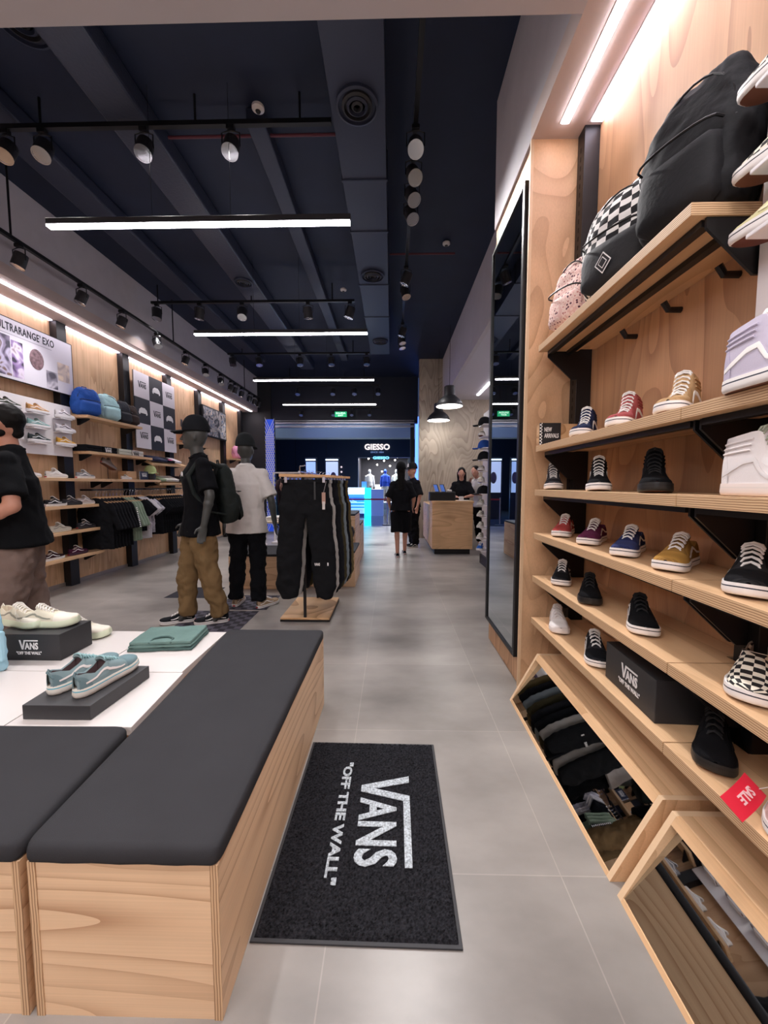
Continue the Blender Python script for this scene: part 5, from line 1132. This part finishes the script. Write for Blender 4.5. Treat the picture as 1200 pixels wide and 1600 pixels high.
# ================================================================== PANTS RACK
t = thing('garment_rack', 'low wooden based rack holding the hanging trousers', 'rack', (-.82, 3.87, 0))
MB().box(-.235, .235, -.335, .335, .004, .022).build('base_frame', M_blk, t); MB().box(-.232, .232, -.332, .332, .0222, .042).build('wooden_base', M_ply_d, t, bevel=.002)
for y in (-.315, .315): MB().box(-.012, .012, y-.012, y+.012, .0425, 1.40).build('pole', M_blk, t)
MB().tube([(0, -.47, 1.41), (0, .47, 1.41)], .011, 10).build('bar', M_chrome, t, smooth=True)
MB().tube([(0, -.44, 1.395), (0, -.44, 1.46), (.05, -.44, 1.47)], .006, 8).build('end_stop', M_chrome, t)
def hanging_pants(c, label, loc, m=None, w=.225, L=1.08, cuff=True, group=None, leg=.125, jit=0):
    t = thing('hanging_trousers', label, 'trousers', loc, group=group); m = m or mat('trouser_'+c, c, .88, bump=.45, bscale=100, var=.05); top = -.075
    b = Blob(); b.cone((0, 0, top-.30), (0, 0, top), (w+.02, .035), (w-.015, .018), cap=False, n=24)
    for s in (-1, 1):
        b.cone((s*.118, 0, top-.24), (s*.145, 0, top-.58), (.122, .04), (.116, .045), side=(1, 0, 0)); b.cone((s*.145, 0, top-.58), (s*.172, 0, top-L+.12), (.116, .045), (.108, .045), cap=False)
        b.cone((s*.172, 0, top-L+.13), (s*.155, 0, top-L), (.108, .045), (.07, .04), cap=False)
    b.build('garment', m, t, voxel=.012, smooth=4, disp=.026, dscale=.12)
    MB().box(-w+.012, w-.012, -.022, .022, top-.03, top+.004).build('waistband', m, t, bevel=.006)
    MB().prism([(-.235, -.018), (.235, -.030), (.235, -.052), (-.235, -.046)], 'y', -.010, .010).build('wooden_hanger', mat('pale_wood', 'd7a878', .5), t, bevel=.003)
    MB().tube([(0, 0, -.03), (0, 0, -.012), (.012, 0, .006), (0, 0, .013), (-.010, 0, .008)], .0028, 6).build('hook', M_chrome, t)
    for s in (-1, 1): MB().box(s*.17-.014, s*.17+.014, -.026, .026, top-.025, top+.030).build('clip', M_chrome, t, bevel=.003)
    return t
yy = 3.43; bx = -.82
p = hanging_pants('17181b', 'black trousers with small white logo at the knee, front of the rack', (bx+.045, 3.44, 1.415))
b = MB(); fit_text(b, 'VANS', .085, .135, -.84, -.815, .0008, .03); b.box(.20, .212, -.84, -.812, -.0008, .0008); on_plane(b, 'printed_logo', M_print, p, (0, -.062, 0), (1, 0, 0), (0, 0, 1))
MB().box(.085, .10, -.045, -.038, -.25, -.09).build('belt_strap', mat('belt_grey', '3a3b3e', .7), p)
for y, c, l, k in ((3.545, 'b9b7b4', 'pale grey trousers just behind the front black pair', {}), (3.65, '1a1b20', 'black trousers behind the pale grey pair', {}), (3.755, '25262c', 'charcoal trousers in the middle of the rack', {}), (3.86, '4b4633', 'dark olive trousers in the middle of the rack', {}), (3.965, '8a97a0', 'pale blue grey trousers toward the back of the rack', {}), (4.07, '1c1d22', 'black trousers second from the back of the rack', {}), (4.18, '6f6244', 'olive brown trousers at the back of the rack', {})):
    hanging_pants(c, l, (bx+.05+(y-3.5)*.12, y, 1.415))
t = thing('hanging_label', 'pale card label hanging from the front trousers', 'label', (-.60, 3.375, 1.13)); MB().box(-.016, .016, -.001, .001, 0, .10).build('card', mat('kraft_card', 'b59080', .7), t); MB().box(-.012, .012, -.003, -.0015, -.05, .02).build('second_card', M_white, t); MB().tube([(0, 0, .10), (.02, .03, .20)], .0012, 6).build('string', M_white, t)

# ================================================================== SECOND ISLAND AND STEPS
M_stepmat = mat('step_cloth', '2f3640', .7)
def block(x0, x1, y0, y1, z, lab, topm=None):
    t = thing('plywood_block', lab, 'display block', ((x0+x1)/2, (y0+y1)/2, 0)); a, b_ = (x1-x0)/2, (y1-y0)/2
    MB().box(-a, a, -b_, b_, 0, z).build('carcass', M_ply_h, t, bevel=.002)
    for s in (-1, 1): MB().box(s*a-.01-.0005*s, s*a+.01-.0095*s-.0095*s+.0005, -b_-.0008, -b_-.0001, .001, z-.001) 
    if topm: MB().box(-a+.002, a-.002, -b_+.002, b_-.002, z+.0002, z+.03).build('black_top', topm, t, bevel=.006)
    return t
block(-2.02, -1.05, 4.66, 5.36, .41, 'plywood bench with black cushion behind the mannequins', M_cush)
block(-1.03, -.465, 4.80, 5.52, .43, 'lower plywood step with dark top right of the trousers rack', M_stepmat)
block(-1.13, -.535, 5.60, 6.40, .84, 'higher plywood step with black top beyond the lower one', M_stepmat)
block(-1.13, -.535, 6.45, 7.3, .60, 'plywood step farthest from the viewer', M_stepmat)
shoe('low', '17181c', '202226', label='black and white shoe on the lower plywood step', loc=(-.60, 5.22, .461), rz=PI-.2)
t = thing('cap_stand', 'black round cap stand on the lower plywood step', 'stand', (-.63, 5.38, .461)); MB().lathe([(.05, 0), (.03, .05), (.09, .10), (.11, .17), (.09, .24), (.03, .27)], n=20).build('body', M_blkp, t, smooth=True)
shoe('low', '2a2a2e', '202226', label='black shoe on the higher plywood step', loc=(-.66, 6.0, .871), rz=PI/2)
t = thing('display_stand', 'white upright frame stand on the higher plywood step', 'stand', (-.78, 5.9, .871))
for x in (-.03, .03): MB().box(x-.008, x+.008, -.008, .008, 0, .52).build('upright', M_white, t)
MB().box(-.038, .038, -.008, .008, .52, .536).build('crossbar', M_white, t)
t = thing('side_table', 'white topped table with folded clothes beyond the bench', 'table', (-1.75, 5.85, 0)); MB().box(-.38, .38, -.3, .3, .73, .76).build('top', mat('pale_top', 'd8c8b4', .5), t, bevel=.002)
for x in (-.35, .35):
    for y in (-.27, .27): MB().box(x-.015, x+.015, y-.015, y+.015, 0, .7295).build('leg', M_blk, t)
folded('d8d4cf', 'white folded shirt on the table beyond the bench', (-1.75, 5.8, .761), 1.57, (.28, .24, .03))
folded('7a6e8a', 'muted purple folded shirt on the table beyond the bench', (-1.45, 5.8, .761), 1.57, (.22, .24, .02))
t = thing('garment_rack', 'white garment rack with busts near the shop entrance', 'rack', (-2.35, 8.6, 0))
for x in (-.3, .3): MB().box(x-.014, x+.014, -.014, .014, 0, 1.55).build('upright', M_white, t)
MB().box(-.314, .314, -.014, .014, 1.55, 1.578).build('crossbar', M_white, t); MB().box(-.32, .32, -.2, .2, 0, .02).build('base', M_white, t)
g = 'clothes on the rack near the entrance'
for i, c in enumerate(('3a2c30', '8a6a60', '55505c', 'c8c0bc')):
    r = hanging_tee(c, ['dark maroon', 'dusty brown', 'slate', 'off white'][i]+' top on the white rack near the shop entrance', (-2.35-.15+.1*i, 8.6, 1.535)); r.rotation_euler = (0, 0, PI/2)
t = thing('bust', 'white torso bust near the shop entrance', 'bust', (-2.85, 8.2, 0)); b = Blob(); b.cone((0, 0, 1.05), (0, 0, 1.35), (.13, .09), (.15, .10)); b.cone((0, 0, 1.35), (0, 0, 1.47), (.15, .09), (.05, .05)); b.build('torso', M_white, t, voxel=.012); MB().tube([(0, 0, 0), (0, 0, 1.0)], .012).build('pole', M_white, t); MB().lathe([(.15, 0), (.15, .01)], n=24).build('base', M_white, t)

# ================================================================== COUNTER
t = thing('cash_desk', 'plywood cash desk on a black plinth at the right', 'counter', (0, 0, 0))
MB().box(.75, 1.50, 7.1, 7.62, .10, .955).build('front_cabinet', M_ply_d, t, bevel=.003); MB().box(.735, 1.515, 7.09, 7.64, .956, .995).build('worktop', [M_ply_d], t, bevel=.002)
MB().box(.80, 1.46, 7.14, 7.60, 0, .0995).build('plinth', M_blk, t); MB().box(.75, 1.12, 7.645, 9.1, .10, .90).build('return_cabinet', M_ply_d, t, bevel=.003); MB().box(.80, 1.08, 7.65, 9.05, 0, .0995).build('return_plinth', M_blk, t)
t = thing('till_screen_box', 'black till box on the left of the cash desk', 'till', (.95, 7.30, .996)); MB().box(-.24, .24, -.12, .12, 0, .165).build('case', M_blkp, t, bevel=.004); MB().box(-.215, .215, -.123, -.1205, .02, .145).build('back_panel', M_blk, t)
for x, l in ((.87, 'left'), (.99, 'right')):
    q = thing('tablet', 'tilted tablet screen, %s one on the black till box' % l, 'tablet', (x, 7.32, 1.162), rot=(0, math.radians(-20), .35)); MB().box(-.006, .006, -.08, .08, 0, .15).build('case', M_blk, q, bevel=.003); MB().box(-.0075, -.0062, -.072, .072, .008, .142).build('screen', mat('tablet_blue', '5b7fd0', .3, emit=.5), q)
tag(MB().lathe([(.045, 0), (.05, .03), (.03, .04)], (1.09, 7.3, 1.162), 16).build('white_cup', M_white, smooth=True), 'white object on top of the black till box', 'cup')
tag(MB().box(1.22, 1.46, 7.15, 7.35, .996, 1.004).build('paper_sheets', M_white), 'white papers lying on the right of the cash desk', 'paper')
tag(MB().box(1.30, 1.38, 7.38, 7.46, .996, 1.07).build('card_reader', M_white, bevel=.004), 'small white card reader box on the cash desk', 'card reader')
# pendants over the counter
def pendant(x, y, z, lab):
    t = thing('pendant_lamp', lab, 'lamp', (x, y, z))
    pr = [(.25, 0), (.252, .012), (.235, .06), (.20, .115), (.15, .16), (.115, .185), (.10, .21), (.10, .36), (.085, .375), (.02, .38)]
    MB().lathe(pr, n=36).build('shade', M_blkp, t, smooth=True)
    MB().lathe([(.243, -.0005), (.20, -.004), (.001, -.006)], n=36).build('diffuser', mat('pendant_glow', 'fff6ee', .5, emit=6), t, smooth=True)
    MB().tube([(0, 0, .38), (0, 0, ZC-z-.001)], .004, 6).build('cable', M_blk, t)
    ld = bpy.data.lights.new('bulb', 'POINT'); ld.energy = 9; ld.shadow_soft_size = .1; lo = bpy.data.objects.new('bulb', ld); COL.objects.link(lo); lo.parent = t; lo.location = (0, 0, -.12)
pendant(1.08, 7.35, 2.76, 'black dome pendant lamp over the cash desk, nearer one'); pendant(1.04, 8.7, 2.72, 'black dome pendant lamp over the cash desk, farther one')
# shoe wall seen past the tall mirror
t = thing('shoe_display_board', 'grey display board of slip-ons beside the cash desk', 'display board', (1.50, 5.9, .15)); MB().box(0, .03, -.5, .5, 0, 2.3).build('panel', mat('grey_board', 'b8b0ac', .6), t)
MB().box(-.03, .06, -.48, .48, -.149, -.0005).build('plinth', M_blk, t)
zz = [.30+.172*i for i in range(12)]
for z in zz: MB().box(-.15, -.0005, -.16, .16, z-.15-.012, z-.15).build('peg_shelf', M_whitep, t)
names = ['lowest', 'second lowest', 'third lowest', 'fourth lowest', 'fifth lowest', 'sixth lowest', 'sixth highest', 'fifth highest', 'fourth highest', 'third highest', 'second highest', 'topmost']
for i, z in enumerate(zz):
    if i in (5, 8, 11): cap('1a1b1f', 'black cap, %s row of the board beside the cash desk' % names[i], (1.40, 5.9, z+.002), -PI/2)
    elif i in (9,): cap('2a50a0', 'blue cap, %s row of the board beside the cash desk' % names[i], (1.40, 5.9, z+.002), -PI/2)
    elif i in (0,): shoe('low', '2a5aa8', label='blue shoe, %s row of the board beside the cash desk' % names[i], loc=(1.42, 6.03, z+.001), rz=PI-.4)
    else: shoe('slip', '17171a', check=True, label='checkerboard slip-on, %s row of the board beside the cash desk' % names[i], loc=(1.42, 6.03, z+.001), rz=PI-.4)
strip('strip_light', 1.6, 1.65, 4.6, 5.6, ZS, M_led, 'short strip light in the soffit beyond the tall mirror')
strip('strip_light', 1.9, 1.95, 5.8, 8.8, ZS, M_led, 'strip light in the soffit behind the cash desk')

# ================================================================== ENTRANCE AND THE MALL BEYOND
M_cyan = mat('cyan_led', '18e0f0', .5, emit=4.5); M_blue = mat('blue_led', '2f6cf0', .5, emit=3.0); M_wled = mat('white_blue_led', 'cfeaff', .5, emit=4.0)
t = thing('lattice_screen', 'tall white diamond lattice screen lit blue at the left of the entrance', 'screen', (-3.06, 10.1, 0))
mb = MB(); W_, H_ = .26, 3.05; n = 26
for k in range(-4, n+4):
    for s in (1, -1):
        z0 = k*H_/n; z1 = z0 + s*W_*2.2; a = (-W_, z0); b_ = (0, z1)
        if min(z0, z1) < 0 or max(z0, z1) > H_: continue
        mb.tube([(a[0], s*.004, a[1]), (b_[0], s*.004, b_[1])], .009, 5)
mb.build('lattice', mat('lattice_white', 'd8dce8', .5), t)
for x in (-W_, 0): MB().box(x-.01, x+.01, -.012, .012, 0, H_).build('side_bar', M_blk, t)
MB().box(-W_+.011, -.011, .02, .03, .05, H_-.05).build('blue_panel', mat('blue_panel', '2048c0', .5, emit=.7), t)
# roped barrier
t = thing('belt_barrier', 'retractable red belt barrier across the shop entrance', 'barrier', (0, 0, 0))
for x in (-1.85, -.15): MB().tube([(x, 12.3, .01), (x, 12.3, .88)], .022, 12).build('post', M_chrome, t, smooth=True); MB().lathe([(.16, 0), (.15, .012), (.03, .02)], (x, 12.3, 0), 24).build('foot', M_blkp, t, smooth=True)
MB().box(-1.83, -.17, 12.298, 12.302, .80, .85).build('belt', mat('belt_red', 'a02038', .6), t)
# glowing kiosk
t = thing('kiosk_counter', 'glowing cyan and white kiosk counter in the mall', 'counter', (-1.6, 16.3, 0))
MB().box(-.9, .48, -.5, .5, 0, .10).build('plinth', mat('kiosk_blue', '3a5a9a', .3), t); MB().box(-.9, .48, -.48, .5, .102, .30).build('lower_shelf', mat('kiosk_light', '9ccdf0', .4, emit=.9), t)
MB().box(-.9, .48, -.15, .5, .302, .78).build('display_case', mat('kiosk_case', '3f78c8', .2, emit=.5), t); MB().box(-.9, .48, -.5, .5, .782, .90).build('blue_band', M_blue, t); MB().box(-.9, .48, -.5, .5, .902, 1.16).build('light_band', M_wled, t)
MB().box(.482, .74, -.52, -.3, 0, 1.16).build('cyan_column', M_cyan, t); MB().box(.742, 1.25, -.50, .5, 0, 1.10).build('side_panel', mat('kiosk_side', '6f88c8', .3, emit=.4), t)
for i in range(3): MB().box(-.88, .46, -.47, -.152, .40+.14*i, .412+.14*i).build('glass_shelf', mat('shelf_glow', 'a8dcff', .4, emit=1.5), t)
shoe('low', 'e8e0dc', stripe='1c1c20', label='white shoe shown inside the glowing kiosk', loc=(-1.75, 15.99, .5525), rz=-PI/2)
tag(MB().box(-2.35, -2.05, 16.0, 16.2, 1.161, 1.45).build('kiosk_screen', M_blue, bevel=.01), 'small blue lit box standing on the kiosk counter', 'screen')
tag(MB().box(-1.25, -1.05, 16.0, 16.2, 1.161, 1.42).build('kiosk_screen', mat('dim_blue', '4d8ad8', .5, emit=.9), bevel=.01), 'small dim blue box at the right end of the kiosk', 'screen')
# poster panels
for x, w, l, c in ((-3.05, .36, 'left', 'a8c4f0'), (-2.25, .46, 'right', 'c4d4f4')):
    t = thing('light_box', 'backlit poster panel in the mall, %s one of two' % l, 'light box', (x, 14.5, 0)); MB().box(-w/2-.04, w/2+.04, 0, .08, 0, 2.32).build('frame', M_blkp, t, bevel=.004); MB().box(-w/2, w/2, -.004, -.0002, 1.0, 2.15).build('picture', mat('backlit_'+l, c, .5, emit=.9), t); MB().box(-w/2, w/2, -.03, -.005, 2.2, 2.25).build('light_bar', M_wled, t)
    MB().sphere((.05, -.006, 1.55), (.12, .003, .22), 16, 8).build('printed_portrait', mat('portrait', '6a5560', .6), t, smooth=True)
# shop across the mall
YS = 20.0
struct(MB().box(-14, -1.72, YS, YS+.2, 0, 4.6).box(-1.72, 1.35, YS, YS+.2, 2.70, 4.6).box(1.35, 8, YS, YS+.2, 0, 4.6).build('wall_mall', mat('mall_fascia', '1a2740', .5), fix=False))
struct(MB().box(-14, 8, 12.0, 20.0, 4.6, 4.7).build('ceiling_mall', mat('mall_ceiling', '8fa6b8', .7)))
struct(MB().box(-14, 8, 15.5, 16.0, 3.16, 4.6).build('ceiling_mall_bulkhead', mat('mall_bulkhead', 'b8b0a2', .7)))
struct(MB().box(-1.75, -1.72, YS-.03, YS, 0, 2.70).box(1.35, 1.38, YS-.03, YS, 0, 2.70).box(-1.72, 1.35, YS-.03, YS, 2.66, 2.70).build('trim_5', mat('frame_silver', 'a8acb8', .3, metal=.7), fix=False))
for i, x in enumerate((-6.6, -5.0, -3.4)): struct(MB().box(x, x+.03, YS-.02, YS-.0005, 0, 4.1).build('trim_%d' % (6+i), mat('fascia_joint', '0e1626', .5)))
struct(MB().box(-1.9, 1.9, 24.6, 24.7, 0, 3.4).build('wall_far_shop', mat('far_shop_wall', '2e2c34', .7))); struct(MB().box(-1.9, 1.9, 20.2, 24.6, 3.0, 3.1).build('ceiling_far_shop', mat('far_shop_ceiling', '1b1b22', .7)))
struct(MB().box(-1.95, -1.9, 20.2, 24.7, 0, 3.1).box(1.9, 1.95, 20.2, 24.7, 0, 3.1).build('wall_far_shop_side', mat('far_shop_wall', '2e2c34'), fix=False))
t = thing('shop_sign', 'pale lit shop sign lettering on the dark fascia across the mall', 'sign', (-.75, YS-.06, 3.08))
b = MB(); fit_text(b, 'GIESSO', -.65, .65, 0, .30, .03, .03); on_plane(b, 'letters', mat('sign_glow', 'e8dcd8', .5, emit=1.4), t, (0, 0, 0), (1, 0, 0), (0, 0, 1))
b = MB(); fit_text(b, 'SINCE 1884', -.34, .34, -.16, -.08, .01, .02); on_plane(b, 'small_letters', mat('sign_glow_dim', '8098c8', .5, emit=.6), t, (0, 0, 0), (1, 0, 0), (0, 0, 1))
t = thing('shop_sign', 'small cyan lit sign at the top of the shop window across the mall', 'sign', (-.55, YS-.08, 2.60)); b = MB(); fit_text(b, 'GIESSO', -.42, .42, 0, .14, .01, .03); on_plane(b, 'letters', mat('cyan_sign', '7fd8ff', .5, emit=2), t, (0, 0, 0), (1, 0, 0), (0, 0, 1))
struct(MB().box(.85, 1.34, 20.25, 20.3, 0, 2.66).build('wall_window_return', mat('pale_return', 'b8b4a8', .7)))
def dressed(x, y, top, low, lab, z=.35):
    t = thing('dressed_mannequin', lab, 'mannequin', (x, y, z)); b = Blob(); b.cone((0, 0, .85), (0, 0, 1.1), (.19, .13), (.18, .12), cap=False); b.cone((0, 0, 1.08), (0, 0, 1.42), (.19, .13), (.16, .10)); b.cone((0, 0, 1.42), (0, 0, 1.55), .06, .055); b.ball((0, 0, 1.66), (.08, .09, .11))
    for s in (-1, 1): b.cone((s*.19, 0, 1.38), (s*.25, 0, .85), .06, .045)
    b.build('jacket', mat('jacket_'+top, top, .8), t, voxel=.02); c = Blob(); 
    for s in (-1, 1): c.cone((s*.09, 0, .88), (s*.12, 0, .06), (.09, .10), (.055, .07))
    c.build('trousers', mat('slacks_'+low, low, .8), t, voxel=.02); return t
tag(MB().box(-1.6, .8, 20.4, 21.6, 0, .34).build('window_platform', mat('platform_white', 'c8ccd4', .4)), 'white platform in the shop window across the mall', 'platform')
dressed(-1.2, 20.9, 'f2f0ee', 'e8e4e0', 'mannequin in white coat in the shop window across the mall'); dressed(-.35, 20.8, '2c56d8', 'e8e4e0', 'mannequin in blue jacket in the shop window across the mall'); dressed(.25, 20.9, 'd8e0d8', 'b8bcb4', 'mannequin in pale green jacket right of the blue one')
tag(MB().box(-.95, -.6, 21.9, 22.3, 0, 1.3).build('shop_table', mat('table_white', 'd8d4d8', .5)), 'pale display plinth inside the shop across the mall', 'table')
for i, (x, z) in enumerate(((-1.35, 2.45), (-.85, 2.1), (-.45, 2.35), (-.1, 2.05), (.2, 2.42), (.55, 2.2), (-.6, 1.75), (.35, 2.62))):
    tag(MB().sphere((x, 22.5+i*.2, z+.35), .05).build('globe_lamp', mat('globe_glow', 'fff2e4', .5, emit=12), smooth=True), 'small lit lamp inside the shop across the mall', 'lamp', 'lamps inside the shop across the mall')
for k in range(2):
    ld = bpy.data.lights.new('window_light', 'AREA'); ld.energy = 220; ld.size = 2.2; ld.size_y = .5; ld.shape = 'RECTANGLE'; lo = bpy.data.objects.new('window_light', ld); COL.objects.link(lo); lo.location = (-.3, 20.8+k*2, 2.95)
# mall lights: blue wash over the kiosk hall
for x, y, e, c in ((-2, 14, 45, (.35, .55, 1)), (3, 14.5, 40, (.35, .55, 1)), (-6, 15, 60, (.4, .6, 1))):
    ld = bpy.data.lights.new('mall_light', 'AREA'); ld.energy = e; ld.size = 2.0; ld.color = c; lo = bpy.data.objects.new('mall_light', ld); COL.objects.link(lo); lo.location = (x, y, 4.55)
t = thing('blue_glow_panel', 'glowing panel in place of blue lit glass right of the entrance, added for blue light', 'glow panel', (.95, 11.6, 0)); MB().box(-.25, .25, -.06, .06, 0, 3.3).build('panel', mat('blue_glow', '4f7cf0', .5, emit=3.5), t)  # glow added for its blue light, in place of blue lit glass
struct(MB().box(1.22, 8.0, 12.0, 12.1, 0, 4.6).build('wall_mall_right', mat('mall_side', '32425c', .6)))
# second cap shop column of light in the window left of the sign
for i, (x, z) in enumerate(((-2.6, 2.2), (-2.6, 1.95), (-2.6, 1.7), (-3.3, 2.5))): tag(MB().sphere((x, YS-.1, z), .05).build('wall_light', mat('wall_dot', 'c8b8c0', .5, emit=1.5), smooth=True), 'small round light on the dark wall across the mall', 'light', 'small round lights on the dark wall across the mall')

t = thing('blue_fill_panel', 'unseen glowing panel in the mall, added to throw blue light on the cash desk', 'screen', (-5.6, 13.6, 1.2), rot=(0, 0, math.radians(48))); MB().box(-1.3, 1.3, 0, .08, 0, 2.2).build('case', M_blkp, t); MB().box(-1.25, 1.25, -.004, -.0002, .05, 2.15).build('display', mat('fill_blue', '3858f0', .5, emit=9), t); MB().box(-.05, .05, .02, .08, -1.2, -.001).build('post', M_blk, t)  # glowing panel added out of view to tint the cash desk blue
